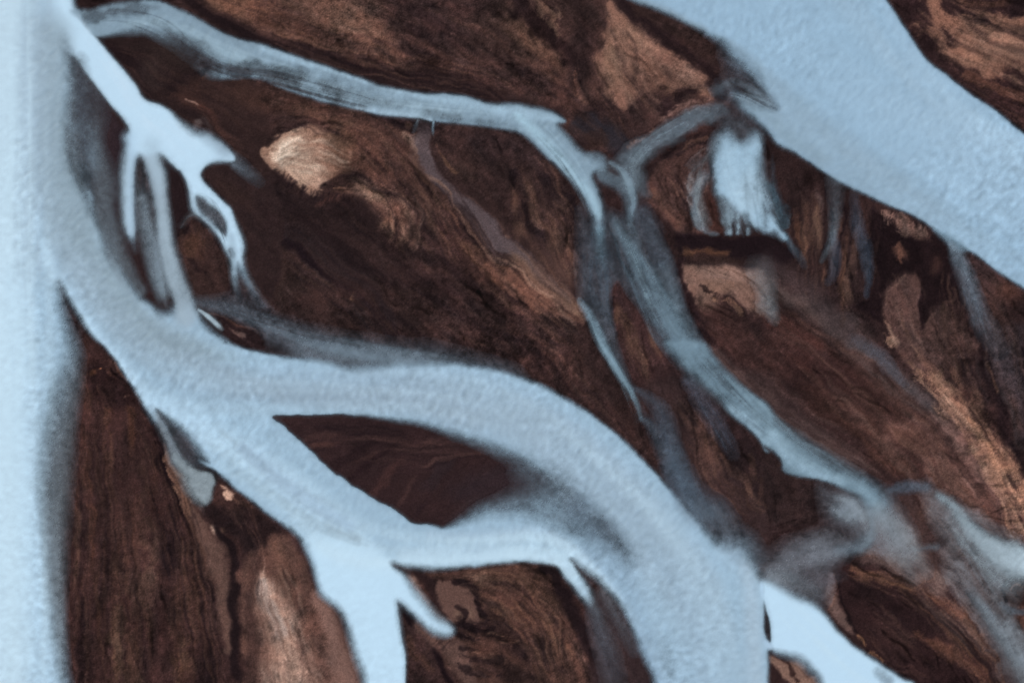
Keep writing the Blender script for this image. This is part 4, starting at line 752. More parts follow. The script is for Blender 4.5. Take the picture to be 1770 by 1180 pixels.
for (pts,a) in (([(1490,210,5),(1500,300,4),(1510,400,3)],.6),([(1560,250,4),(1560,330,5),(1555,405,4)],.8),([(1280,120,5,.5),(1265,240,6,.8),(1290,340,6,.6),(1350,405,5,.5),(1420,410,3,.5)],.6),([(1440,180,4),(1470,300,6),(1490,390,4)],.45),([(1620,380,3),(1625,412,3)],.6),([(1330,20,8),(1290,80,6),(1240,140,5)],.25)):
    ws(T(2,1,pts),(160,186,204),a,.7,2)
ws(T(2,0,[(1560,860,16,.5),(1620,900,12,.3),(1500,830,16,.4)]),(110,126,140),.8,.9,1)
ws(T(3,1,[(150,420,3,.5),(190,490,4,.35),(240,560,5,.18),(280,640,6,.05)]),(100,130,150),1,1)
ws(T(3,1,[(0,40,5,.3),(60,120,6,.5),(110,260,6,.4),(140,340,4,.4)]),(90,130,150),.7,.9,4)
ws(T(2,1,[(1700,640,18,.15),(1740,760,16,.25),(1745,880,13,.28)])+T(3,1,[(30,850,11,.35),(50,950,8,.35),(70,1010,6,.15)]),(156,166,174),1,1,2)
cur[0]=12
ws(T(3,1,[(480,40,12,.2),(490,180,12,.2),(480,320,8,.3),(470,420,6,.4),(430,530,5,.3),(390,600,4,.2)]),(130,150,165),1,.8,1)
ws(T(3,1,[(480,430,6,.1),(490,560,8,.25),(470,680,8,.2),(440,740,6,.1)]),(110,130,155),1,.8,1)
ws(T(3,1,[(620,160,8,.12),(640,350,11,.25),(690,520,9,.25),(715,700,6,.3),(700,830,4,.2)]),(104,124,148),1,.8,1)
ws(T(3,1,[(1265,480,5,.7),(1310,560,11,.5),(1360,660,13,.45),(1410,800,15,.4),(1460,940,15,.25),(1530,1080,18,.15),(1600,1200,18,.05)]),(128,142,158),1,.7,1)
ws(T(3,2,[(620,-20,10,.05),(780,90,12,.12),(860,180,12,.08),(960,300,9,.04)]),(110,128,150),1,.9,2)
cur[0]=13
ws(T(2,3,[(560,640,7,.35),(600,780,14,.3),(650,920,18,.25),(690,1060,18,.2),(720,1250,18,.15)]),(120,132,148),1,.9)
ws(T(2,3,[(650,560,10,.2),(760,780,10,.2),(850,960,10,.15)]),(110,120,134),1,.9)
cur[0]=5
ws(T(2,1,[(1100,420,3,0),(900,260,14,.15),(960,400,16,.12),(1040,600,12,.15)]),(100,120,140),1,.9)
cur[0]=10
ws(T(0,2,[(1070,500,3,.8),(1110,600,5,.85),(1160,700,7,.8),(1200,800,9,.7)]),(138,152,164),.9,.6,1)
wp(T(0,2,[(1190,760,5),(1260,815,2.5),(1350,865,2),(1440,885,2),(1465,940,2),(1440,1000,2),(1425,1080,3),(1390,1110,4),(1330,1080,8),(1270,1000,9),(1230,900,9),(1180,820,7)]),(146,161,170),.88,4,1)

# ================================================================ THREADS
# currents: many thin threads of silt braided along a path; kind w = milky, e = clear, t = tint only
trng = np.random.default_rng(5)
def threads(kind, pts, n, col, a, wrel=(.06, .22), spread=1.0, soft=.9, whole=.35):
    P = spline([tuple(p) + ((1.0,) if len(p) == 3 else ()) for p in pts], False, 4); m = len(P)
    d = np.gradient(P[:, :2], axis=0); d /= np.maximum(np.linalg.norm(d, axis=1, keepdims=True), 1e-6)
    nn = np.stack((-d[:, 1], d[:, 0]), axis=1)
    for k in range(n):
        u = trng.uniform(-1, 1)*spread; du = trng.normal()*.25
        i0 = int(trng.uniform(0, m*(1-whole))); L = int(m*trng.uniform(whole, .95)); i1 = min(m-1, i0+L)
        if i1-i0 < 3: continue
        ph = trng.uniform(0, 6.3); wr = trng.uniform(*wrel); Q = []
        for i in range(i0, i1+1, 2):
            t = (i-i0)/(i1-i0); o = (u+du*t+.10*math.sin(ph+i*.5))*P[i, 2]
            env = math.sin(math.pi*min(max(t, .03), .97))**.6
            Q.append((P[i, 0]+nn[i, 0]*o, P[i, 1]+nn[i, 1]*o, max(.8, wr*P[i, 2]*env), env*P[i, 3]))
        if len(Q) < 2: continue
        aa = a*trng.uniform(.4, 1)
        if kind == 'w': ws(Q, col, aa, soft, .4)
        elif kind == 'e': es(Q, aa, soft, .4)
        else: tints(Q, col, aa, soft)
cur[0] = 1
LB, GY2 = (188, 217, 235), (136, 158, 172)
threads('t', [(20,-100,60),(25,300,60),(30,700,55),(35,1250,60)], 26, LB, .5)
threads('t', [(60,-100,40),(60,300,34),(60,520,30)], 16, (160,186,206), .5)
tints([(92,60,28),(100,180,26),(108,300,28),(130,400,30)], GY2, .55)
threads('t', [(95,40,36),(100,200,36),(112,330,34),(140,430,34),(190,520,34),(250,590,34),(330,620,30),(420,645,30)], 30, GY2, .22, (.25,.6), 1.0, 1.0)
threads('t', [(95,300,36),(120,430,38),(180,540,40),(260,620,44),(360,665,44),(480,670,40),(600,672,38),(720,675,40),(850,710,46),(960,770,50),(1050,860,54),(1130,960,58),(1190,1060,66),(1220,1250,70)], 40, (142,164,183), .2, (.2,.5), .85, 1.0)
threads('t', [(120,430,42),(220,590,46),(360,660,48),(600,668,44),(850,700,50),(1050,850,60),(1190,1050,76),(1230,1250,80)], 14, LB, .16, (.08,.25), 1.0, 1.0)
threads('t', [(262,700,20),(340,750,34),(430,810,40),(520,870,44),(600,930,48),(700,950,34),(820,950,28),(940,945,30),(1020,1000,30),(1080,1080,34),(1120,1180,36)], 24, LB, .3, (.15,.4), 1.0, 1.0)
threads('t', [(340,740,28),(440,820,34),(540,890,30),(640,935,26)], 14, GY2, .3)
tints([(420,775,10),(480,825,13),(540,870,13),(600,905,10)], (150,178,204), .5)
# clearer, darker shallows beside the teardrop island and under the arch
for pts, n, a_ in (([(800,875,14),(860,850,26),(920,850,34),(990,885,34),(1050,940,26),(1090,1000,16)], 26, .07), ([(820,895,6),(880,885,14),(950,900,18),(1010,940,16)], 14, .08), ([(740,735,6),(820,760,9),(900,800,14),(960,850,16)], 14, .14)):
    threads('e', pts, n, None, a_, (.15,.45), 1.0, 1.0)
tints([(1000,880,22),(1050,945,24),(1085,1020,20),(1110,1100,18),(1130,1200,16)], (128,156,180), .5)
threads('e', [(985,965,5),(1010,990,6),(1035,1030,7)], 6, None, .3)
# inner bank by the fingers
es([(138,110,12,.35),(140,180,16,.4),(142,250,16,.35),(152,320,10,.25)], 1, 1)
threads('e', [(120,80,14),(125,180,18),(132,260,20),(150,330,12),(160,380,6)], 20, None, .13, (.3,.7), 1.0, 1.0)
# left shore: silt dissolves over the sand
cur[0] = 1
threads('w', [(128,560,16),(118,660,24),(100,780,24),(90,900,18),(96,1040,14),(110,1220,14)], 24, (124,136,146), .13, (.35,.8), .9, 1.0)
# fan of the feeder
cur[0] = 2
threads('w', [(175,330,12,.5),(185,400,12),(205,470,8),(240,530,6)], 12, (130,148,162), .2, (.3,.7), .9, 1.0)
threads('w', [(236,262,7),(246,330,11),(256,400,13),(270,470,13),(288,540,10)], 14, (140,160,176), .2, (.3,.7), .9, 1.0)
threads('w', [(262,250,12),(272,310,14),(282,380,14),(296,460,14),(314,530,12),(330,570,10)], 14, (164,186,202), .26, (.2,.5), .9, 1.0)
threads('e', [(292,280,3),(298,340,4),(306,400,5),(310,440,4)], 6, None, .3)
ws([(218,262,7,.5),(216,300,8,.8),(218,380,7,.8),(224,405,5,.3)], (170,198,218), 1, .9, 0)
ws([(226,240,12,.8),(228,262,8,.6)], (174,206,230), 1, 1, 0); ws([(262,252,14,.7),(268,285,12,.5),(274,320,10,.3)], (168,196,216), 1, 1, 0)
ws([(400,408,5,.5),(404,450,5,.6),(406,480,4,.5),(412,510,5,.2)], (140,165,184), 1, 1, 0)
ws([(414,460,5,.5),(428,490,5,.45),(444,515,6,.25),(462,535,8,.1)], (120,145,165), 1, 1, 0)
threads('e', [(352,335,3),(372,360,6),(385,400,5),(392,420,3)], 8, None, .35)
ws([(405,285,5,.4),(425,298,8,.25),(445,315,8,.08)], (120,136,152), 1, 1, 0)
threads('t', [(130,30,10),(190,110,12),(240,185,14),(300,235,20),(345,275,20)], 14, (190,216,236), .5)
tints([(340,225,8),(368,240,12),(390,258,9)], (138,160,178), .6)
cur[0] = 9
threads('w', [(350,520,6),(430,545,12),(520,580,16),(620,605,16),(720,618,12),(800,625,6)], 22, (118,138,154), .16, (.25,.6), .9, 1.0)
threads('e', [(370,520,8),(450,545,12),(540,570,14),(640,590,12)], 18, None, .25)
# top channel
cur[0] = 3
threads('e', [(165,30,9),(220,30,12),(280,50,16),(330,95,14),(400,125,10),(470,135,10),(560,160,10),(660,185,8)], 40, None, .26)
threads('e', [(230,64,6),(290,72,9),(340,100,12),(390,128,8)], 18, None, .3)
threads('t', [(200,45,10),(270,35,14),(340,70,16),(430,110,16),(540,145,18),(650,175,14),(760,190,12),(880,200,12)], 30, (156,184,202), .5)
threads('w', [(905,205,12),(950,245,14),(985,290,14),(1012,335,12),(1028,380,8)], 20, (160,194,214), .35)
threads('e', [(930,235,10),(965,275,12),(995,320,10),(1015,360,6)], 12, None, .3)
# middle streams
cur[0] = 5
threads('w', [(1025,380,8,.8),(1030,440,20),(1035,500,24),(1045,560,16,.6)], 22, (92,116,136), .14)
threads('w', [(1060,370,8),(1085,430,18),(1120,500,24),(1155,570,26),(1195,620,24)], 36, (112,138,156), .18)
threads('w', [(1075,400,5),(1105,470,7),(1140,540,9),(1170,590,9)], 10, (146,176,192), .3)
threads('e', [(1050,440,8),(1080,500,12),(1110,560,12),(1150,620,10)], 18, None, .3)
threads('w', [(1015,540,6),(1035,590,7),(1060,630,6),(1085,680,5),(1105,730,6)], 14, (140,172,190), .35)
threads('w', [(1095,670,8,.6),(1130,710,18),(1155,770,22),(1180,840,26),(1220,910,30,.8)], 26, (96,116,136), .13, (.12,.4), 1.0, 1.0)
threads('e', [(1195,610,10),(1240,660,14),(1290,710,12),(1340,750,8)], 20, None, .24)
threads('w', [(1210,620,14),(1260,665,18),(1310,715,20),(1370,770,20),(1440,810,18),(1490,845,14,.5)], 26, (148,178,196), .2)
threads('e', [(1300,690,6),(1360,735,8),(1430,780,8),(1490,825,6)], 12, None, .2)
threads('w', [(1230,185,10),(1180,215,14),(1130,245,14),(1095,285,14),(1105,330,8)], 24, (136,156,170), .25)
threads('w', [(1000,270,8),(1040,285,10),(1075,305,9),(1092,345,7)], 12, (146,172,188), .3)
threads('w', [(1190,650,8,.5),(1235,720,10),(1270,780,10,.5)], 14, (100,116,138), .2)
# north-east river
cur[0] = 4
threads('e', [(1225,75,8),(1255,115,18),(1290,150,18),(1335,185,8)], 30, None, .25)
threads('w', [(1245,160,4),(1275,165,8),(1310,180,10),(1360,205,10)], 16, (150,172,188), .3)
threads('t', [(1100,5,14),(1180,45,16),(1270,110,30),(1340,190,40),(1430,260,40),(1540,330,40),(1660,410,40),(1850,520,44)], 26, (134,158,176), .22, (.2,.5), 1.0, 1.0)
threads('t', [(1300,-60,90),(1400,80,110),(1520,200,100),(1650,310,90),(1850,440,90)], 24, (158,188,212), .25, (.08,.25), 1.0, 1.0)
threads('t', [(1480,-60,20),(1540,70,24),(1620,160,24),(1740,240,22),(1880,330,22)], 14, (164,194,217), .35, (.2,.5), 1.0, 1.0)
# small fan
cur[0] = 8
threads('w', [(1225,262,8,.5),(1205,300,12),(1205,350,14),(1222,400,14)], 20, (140,146,152), .2, (.08,.3))
threads('w', [(1250,225,8,.5),(1225,262,12),(1190,300,14,.4)], 14, (134,144,154), .2, (.1,.3))
threads('w', [(1262,240,20),(1272,300,26),(1290,350,30),(1310,402,34)], 40, (172,204,226), .4, (.03,.12))
threads('e', [(1300,290,18),(1310,340,22),(1318,398,26)], 10, None, .3, (.03,.10))
threads('w', [(1335,260,6),(1340,320,8),(1350,380,8)], 10, (100,130,150), .15, (.1,.3))
threads('w', [(1258,232,12,.6),(1290,232,16),(1325,240,10)], 10, (130,150,166), .3)
# sheet flow
cur[0] = 6
threads('w', [(1330,985,10),(1380,960,26),(1430,945,26),(1480,960,14)], 26, (140,148,160), .14, (.15,.45))
threads('w', [(1430,860,8),(1470,880,18),(1500,920,18),(1480,960,10)], 20, (152,168,180), .17, (.1,.35))
threads('w', [(1520,880,14),(1545,920,22),(1575,965,24),(1600,1010,18,.5)], 24, (158,164,170), .12, (.2,.5))
threads('w', [(1620,860,8,.5),(1670,910,22),(1720,960,34),(1790,1010,50)], 34, (160,178,190), .17, (.1,.4))
threads('w', [(1640,930,10,.5),(1690,1000,20),(1730,1070,22),(1770,1150,24),(1800,1250,24)], 34, (138,148,158), .15, (.1,.4))
threads('e', [(1650,930,14),(1700,1010,16),(1750,1080,16)], 30, None, .3)
cur[0] = 7
threads('t', [(1340,1030,16),(1400,1090,26),(1470,1150,26),(1560,1220,26)], 12, (186,216,236), .5)
cur[0] = 12
threads('w', [(1640,410,5),(1660,460,10),(1680,520,14),(1705,590,16,.5)], 16, (120,134,150), .18)
# the old floods left nothing straight: bend the whole sand pattern a little
wx = 4.2*fractal(16, 3) + 0.9*fractal(3, 2); wy = 4.2*fractal(16, 3) + 0.9*fractal(3, 2)
ux = np.clip(np.arange(NX)[None, :] + wx/STEP, 0, NX-1.01).astype(F); uy = np.clip(np.arange(NY)[:, None] + wy/STEP, 0, NY-1.01).astype(F)
ix, iy = ux.astype(np.int32), uy.astype(np.int32); tx_, ty_ = (ux-ix)[..., None], (uy-iy)[..., None]
S = (S[iy, ix]*(1-tx_)+S[iy, ix+1]*tx_)*(1-ty_) + (S[iy+1, ix]*(1-tx_)+S[iy+1, ix+1]*tx_)*ty_
# standing water softens its own margins
def zone(lst):
    z = np.zeros((NY, NX), F)
    for x, y, rx, ry in lst: z = np.maximum(z, sst(1.2, .5, np.sqrt(((GX-x)/rx)**2+((GY-y)/ry)**2)))
    return z
zs = zone([(240,350,70,170),(330,430,50,120),(430,460,50,90),(345,240,70,45),(720,1050,90,80),(1010,1050,40,60),(600,1100,50,90),(300,760,70,80),(90,800,60,340),(1400,980,110,90),(1560,940,110,120),(1290,300,90,100),(1100,340,80,90)])
for arr_k in (0,):
    b1 = blur(WA, 2.2); k_ = np.clip(.25+.45*zs, 0, 1)
    WPb = np.dstack([blur(WP[..., i], 2.2) for i in range(3)])
    WA = WA*(1-k_)+b1*k_; WP = WP*(1-k_[..., None])+WPb*k_[..., None]
# ---------------------------------------------------------------- surface texture of sand and water
S *= np.array((1.0, .99, .995), F)
S *= (np.maximum(S.mean(axis=2), .02)/0.200)[..., None]**0.24
amp = np.clip(TX * (0.85 + 0.3*BIG), 0.12, 1.8)
lum = S.mean(axis=2)
# damp dark sand along the banks
near = blur(WA, 4.0)*0.6 + blur(WA, 1.6)*0.6
k = np.clip(near*1.1, 0, 1)*0.55*(lum > 0)
S += (c3((38, 29, 31)) - S)*(k*sst(0.06, 0.2, lum))[..., None]
q = norm(0.55*LM + 0.55*MOT + 0.35*LC + 0.4*GR + 0.3*LF)
patch = 0.15*sst(0.2, 1.5, q) - 0.13*sst(0.2, 1.5, -q)
fine = patch + 0.015*LM2 + 0.025*LM + 0.025*LF + 0.10*GR + 0.03*LC + 0.04*MOT
rill = (1 - sst(0.0, 0.22, np.abs(RILL)))*sst(0.0, 1.0, MOT*0.4 + norm(BIG + 0.5*LC))
pits = sst(0.9, 2.0, 0.75*GR + 0.4*LF + 0.5*LM + 0.4*MOT)*(0.4 + 0.6*sst(0.15, 0.4, lum))
fleck = sst(1.4, 2.6, 0.8*GR + 0.4*LF + 0.5*LM)  # scattered pale grains in the sand colour
S *= np.clip(1 + amp*(fine - 0.2*pits - 0.16*rill + 0.16*fleck), 0.4, 1.7)[..., None]
warm = amp*np.clip(0.5*MOT + 0.5*LM, -1.5, 1.5)
S[..., 0] *= 1 + 0.03*warm; S[..., 2] *= 1 - 0.015*warm
# rills, runnels and blown wisps: short lines that follow the run of the old flood
srng = np.random.default_rng(21)
def wisps(n, length, wid_, f0, f1, pick):
    for _ in range(n):
        i = int(srng.integers(4, NX-4)); j = int(srng.integers(4, NY-4))
        if WA[j, i] > 0.5 or TX[j, i] < 0.5 or pick[j, i] < srng.normal()*0.6: continue
        x, y = X0+i*STEP, Y0+j*STEP; vx, vy = 0.0, 1.0; P = []
        L = int(length*(0.5+srng.random())); wv = srng.random()*6.3; A = 0.5*srng.random()
        for k in range(L):
            ii = min(max(int((x-X0)/STEP), 0), NX-1); jj = min(max(int((y-Y0)/STEP), 0), NY-1)
            fx, fy = float(FX[jj, ii]), float(FY[jj, ii])
            if fx*vx+fy*vy < 0: fx, fy = -fx, -fy
            an = A*math.sin(wv+k*0.5); c_, s_ = math.cos(an), math.sin(an)
            vx, vy = fx*c_-fy*s_, fx*s_+fy*c_
            P.append((x, y, wid_*(0.35+1.0*math.sin(math.pi*(k+0.5)/L))*(0.6+0.8*srng.random()), math.sin(math.pi*(k+0.6)/L)))
            x += vx*5; y += vy*5
        w, m, _ = strokemask(P, 0.8, 0.8, 2)
        if w is None: continue
        S[w] *= (1 + (f0+(f1-f0)*srng.random())*m*np.clip(TX[w], 0, 1))[..., None]
wisps(900, 10, 1.2, -.12, -.32, -BIG)
wisps(900, 9, 1.1, .1, .3, BIG)
wisps(260, 22, 1.7, -.25, -.5, MOT)
wisps(160, 14, 5, -.12, -.3, MOT)
wisps(160, 14, 5, .1, .28, -MOT)
# edges of the water break up into grains of silt
e = WA*(1-WA)*4
d = np.clip(e*(0.012*LF + 0.035*GR + 0.018*LM), -WA, 1-WA)
r = np.where(WA > 1e-3, (WA+d)/np.maximum(WA, 1e-3), 1)
WP *= r[..., None]; WA = WA + d
rip = 0.014*GR + 0.006*MOT + 0.022*RIP + 0.008*BIG
rough = 0.5 + 0.9*sst(-0.8, 1.2, BIG)
silk = sst(0.775, 0.83, WP.mean(axis=2))*sst(0.9, 1, WA)
calm = np.maximum(silk*.8, blur(np.where((WID == 7) | (WID == 2), 1, 0).astype(F), 3))
WP *= (1 + rip*rough*(1-0.8*calm))[..., None]
gl = WP.mean(axis=2, keepdims=True)
WP = WP + (gl-WP)*0.09; WP *= (1.006 + 0.025*silk)[..., None]
img = np.clip(S*(1-WA[..., None]) + WP, 0, 1)
# ================================================================ BUILD
import bpy
LIGHT = np.array((0.82, 0.89, 1.05), F)      # radiance of a white card lying on the plain
def lin(c): return np.where(c <= 0.04045, c/12.92, ((np.maximum(c, 0)+0.055)/1.055)**2.4).astype(F)
M = 0.1                                    # metres per plan unit
SL = np.clip(lin(np.clip(S, 0, 1))*0.98 - np.array((0.0012, 0.0013, 0.0013), F), 0.004, 1)/LIGHT
target = lin(img)/LIGHT
C = np.where(WA[..., None] > 0.004, WP/np.maximum(WA, 0.004)[..., None], c3((130, 150, 168)))
CL = np.clip(lin(np.clip(C, 0, 1))/LIGHT, 0, 0.93)
# silt opacity: light crosses the water twice, once down and once up
a = WA.copy()
tm = target.mean(axis=2); cm = CL.mean(axis=2); sm = SL.mean(axis=2)
for _ in range(8):
    a = np.clip((tm - (1-a)**2*sm)/np.maximum(cm, 0.02), 0, 1)
a = np.where(WA < 0.03, 0, np.where(WA > 0.97, np.maximum(a, WA), a)).astype(F)
depth = (-np.log(np.clip(1-a, 0.015, 1))/5.5).astype(F)
dry = 1 - sst(0.0, 0.05, WA)
height = blur(S.mean(axis=2), 5)
rel = 0.5*np.clip(height-0.12, 0, 0.5) + 0.012*LC + 0.004*LM + 0.0025*LF + 0.003*GR + 0.01*MOT - 0.010*rill
rel -= 0.5*0.02
bank = np.clip(1 - 2.5*blur(WA, 4.0), 0, 1)          # the land comes down gently to the waterline
Z = (-0.012 - depth + dry*(0.016 + bank*np.maximum(rel + 0.04, 0))).astype(F)
Z = Z + (0.002*LM + 0.001*GR)*(1-dry)*np.clip(depth*20, 0, 1)
Z = np.minimum(Z, np.where(WA > 0.02, -0.014, 9)).astype(F)
ZW = (0.008*RIP + 0.003*GR + 0.003*MOT).astype(F)*(1-0.85*calm)*np.clip(a*1.2, 0, 1)
ZW = np.maximum(np.clip(ZW*np.clip(a*1.5, 0, 1), -0.03, 0.05), Z*(Z < 0) + 0.005).astype(F)
PX = ((GX-885)*M).astype(F); PY = ((590-GY)*M).astype(F)

def normals(z, k=1.0):
    gyy, gxx = np.gradient(z.astype(F)*k, STEP*M)
    n = np.dstack((-gxx, gyy, np.ones_like(z)))
    return n/np.linalg.norm(n, axis=2, keepdims=True)
NZ = normals(Z); NW = normals(ZW)

idx = np.arange(NX*NY).reshape(NY, NX)
quad = np.stack((idx[1:, :-1], idx[1:, 1:], idx[:-1, 1:], idx[:-1, :-1]), axis=-1)   # (NY-1, NX-1, 4), facing up

def grid_mesh(name, mask, z, nrm, mat, attrs):
    q = quad[mask]
    if not len(q): return None
    used = np.zeros(NX*NY, bool); used[q.ravel()] = True
    ids = np.where(used)[0]; remap = np.full(NX*NY, -1, np.int32); remap[ids] = np.arange(len(ids))
    me = bpy.data.meshes.new(name)
    n = len(ids); m = len(q)
    me.vertices.add(n)
    co = np.stack((PX.ravel()[ids], PY.ravel()[ids], z.ravel()[ids]), axis=1).astype(F)
    me.vertices.foreach_set('co', co.ravel())
    me.loops.add(m*4); me.loops.foreach_set('vertex_index', remap[q.ravel()])
    me.polygons.add(m); me.polygons.foreach_set('loop_start', np.arange(m, dtype=np.int32)*4)
    me.update(calc_edges=True)
    me.polygons.foreach_set('use_smooth', np.ones(m, bool))
    for an, arr in attrs.items():
        if arr.ndim == 3:
            at = me.attributes.new(an, 'FLOAT_COLOR', 'POINT')
            v = np.ones((n, 4), F); v[:, :3] = arr.reshape(-1, 3)[ids]
            at.data.foreach_set('color', v.ravel())
        else:
            at = me.attributes.new(an, 'FLOAT', 'POINT')
            at.data.foreach_set('value', arr.ravel()[ids].astype(F))
    me.normals_split_custom_set_from_vertices(nrm.reshape(-1, 3)[ids].tolist()) if m < 4e6 else None
    me.materials.append(mat)
    o = bpy.data.objects.new(name, me); bpy.context.scene.collection.objects.link(o)
    return o

# ---------------------------------------------------------------- materials
def nodes(name):
    m = bpy.data.materials.new(name); m.use_nodes = True
    nt = m.node_tree; nt.nodes.clear(); return m, nt, nt.nodes, nt.links
def add(N, t, **kw):
    n = N.new(t)
    for k, v in kw.items(): setattr(n, k, v)
    return n

def sand_material():
    m, nt, N, L = nodes('black_volcanic_sand')
    out = add(N, 'ShaderNodeOutputMaterial'); p = add(N, 'ShaderNodeBsdfPrincipled')
    at = add(N, 'ShaderNodeAttribute', attribute_name='sand'); tc = add(N, 'ShaderNodeTexCoord')
    n1 = add(N, 'ShaderNodeTexNoise'); n1.inputs['Scale'].default_value = 5; n1.inputs['Detail'].default_value = 5; n1.inputs['Roughness'].default_value = 0.75
    n2 = add(N, 'ShaderNodeTexNoise'); n2.inputs['Scale'].default_value = 2.6; n2.inputs['Detail'].default_value = 4
    L.new(tc.outputs['Object'], n1.inputs['Vector']); L.new(tc.outputs['Object'], n2.inputs['Vector'])
    r1 = add(N, 'ShaderNodeMapRange'); r1.inputs[1].default_value = .3; r1.inputs[2].default_value = .7; r1.inputs[3].default_value = .66; r1.inputs[4].default_value = 1.34
    r2 = add(N, 'ShaderNodeMapRange'); r2.inputs[1].default_value = .3; r2.inputs[2].default_value = .7; r2.inputs[3].default_value = .85; r2.inputs[4].default_value = 1.15
    L.new(n1.outputs['Fac'], r1.inputs[0]); L.new(n2.outputs['Fac'], r2.inputs[0])
    mu = add(N, 'ShaderNodeMath', operation='MULTIPLY'); L.new(r1.outputs[0], mu.inputs[0]); L.new(r2.outputs[0], mu.inputs[1])
    mx = add(N, 'ShaderNodeVectorMath', operation='SCALE'); L.new(at.outputs['Color'], mx.inputs[0]); L.new(mu.outputs[0], mx.inputs['Scale'])
    L.new(mx.outputs[0], p.inputs['Base Color'])
    p.inputs['Roughness'].default_value = .85; p.inputs['Specular IOR Level'].default_value = .0
    b = add(N, 'ShaderNodeBump'); b.inputs['Strength'].default_value = .5; b.inputs['Distance'].default_value = .02
    L.new(n1.outputs['Fac'], b.inputs['Height']); L.new(b.outputs[0], p.inputs['Normal'])
    L.new(p.outputs[0], out.inputs[0]); return m

def water_material():
    m, nt, N, L = nodes('glacial_milk_water')
    out = add(N, 'ShaderNodeOutputMaterial'); p = add(N, 'ShaderNodeBsdfPrincipled')
    at = add(N, 'ShaderNodeAttribute', attribute_name='silt_colour'); op = add(N, 'ShaderNodeAttribute', attribute_name='silt_opacity'); tc = add(N, 'ShaderNodeTexCoord')
    n1 = add(N, 'ShaderNodeTexNoise'); n1.inputs['Scale'].default_value = 4.5; n1.inputs['Detail'].default_value = 5; n1.inputs['Roughness'].default_value = .65; n1.inputs['Distortion'].default_value = 1.2
    L.new(tc.outputs['Object'], n1.inputs['Vector'])
    r1 = add(N, 'ShaderNodeMapRange'); r1.inputs[1].default_value = .3; r1.inputs[2].default_value = .7; r1.inputs[3].default_value = .975; r1.inputs[4].default_value = 1.025
    L.new(n1.outputs['Fac'], r1.inputs[0])
    mx = add(N, 'ShaderNodeVectorMath', operation='SCALE'); L.new(at.outputs['Color'], mx.inputs[0]); L.new(r1.outputs[0], mx.inputs['Scale'])
    L.new(mx.outputs[0], p.inputs['Base Color'])
    p.inputs['Roughness'].default_value = .38; p.inputs['IOR'].default_value = 1.33; p.inputs['Specular IOR Level'].default_value = .3
    b = add(N, 'ShaderNodeBump'); b.inputs['Strength'].default_value = .15; b.inputs['Distance'].default_value = .02
    L.new(n1.outputs['Fac'], b.inputs['Height']); L.new(b.outputs[0], p.inputs['Normal'])
    t = add(N, 'ShaderNodeBsdfTransparent'); ms = add(N, 'ShaderNodeMixShader')
    L.new(op.outputs['Fac'], ms.inputs[0]); L.new(t.outputs[0], ms.inputs[1]); L.new(p.outputs[0], ms.inputs[2])
    L.new(ms.outputs[0], out.inputs[0]); return m

def plain_material():
    m, nt, N, L = nodes('distant_outwash_sand')
    out = add(N, 'ShaderNodeOutputMaterial'); p = add(N, 'ShaderNodeBsdfPrincipled'); tc = add(N, 'ShaderNodeTexCoord')
    n = add(N, 'ShaderNodeTexNoise'); n.inputs['Scale'].default_value = .03; n.inputs['Detail'].default_value = 10; n.inputs['Distortion'].default_value = 1.5
    mp = add(N, 'ShaderNodeMapping'); mp.inputs['Rotation'].default_value = (0, 0, math.radians(40)); mp.inputs['Scale'].default_value = (.3, 1, 1)
    L.new(tc.outputs['Object'], mp.inputs[0]); L.new(mp.outputs[0], n.inputs['Vector'])
    cr = add(N, 'ShaderNodeValToRGB'); e = cr.color_ramp.elements
    e[0].position = .3; e[0].color = (.018, .012, .012, 1); e[1].position = .7; e[1].color = (.09, .055, .04, 1)
    k = cr.color_ramp.elements.new(.5); k.color = (.04, .025, .022, 1)
    L.new(n.outputs['Fac'], cr.inputs[0]); L.new(cr.outputs[0], p.inputs['Base Color']); p.inputs['Roughness'].default_value = .95
    L.new(p.outputs[0], out.inputs[0]); return m

SM, WM, PM = sand_material(), water_material(), plain_material()

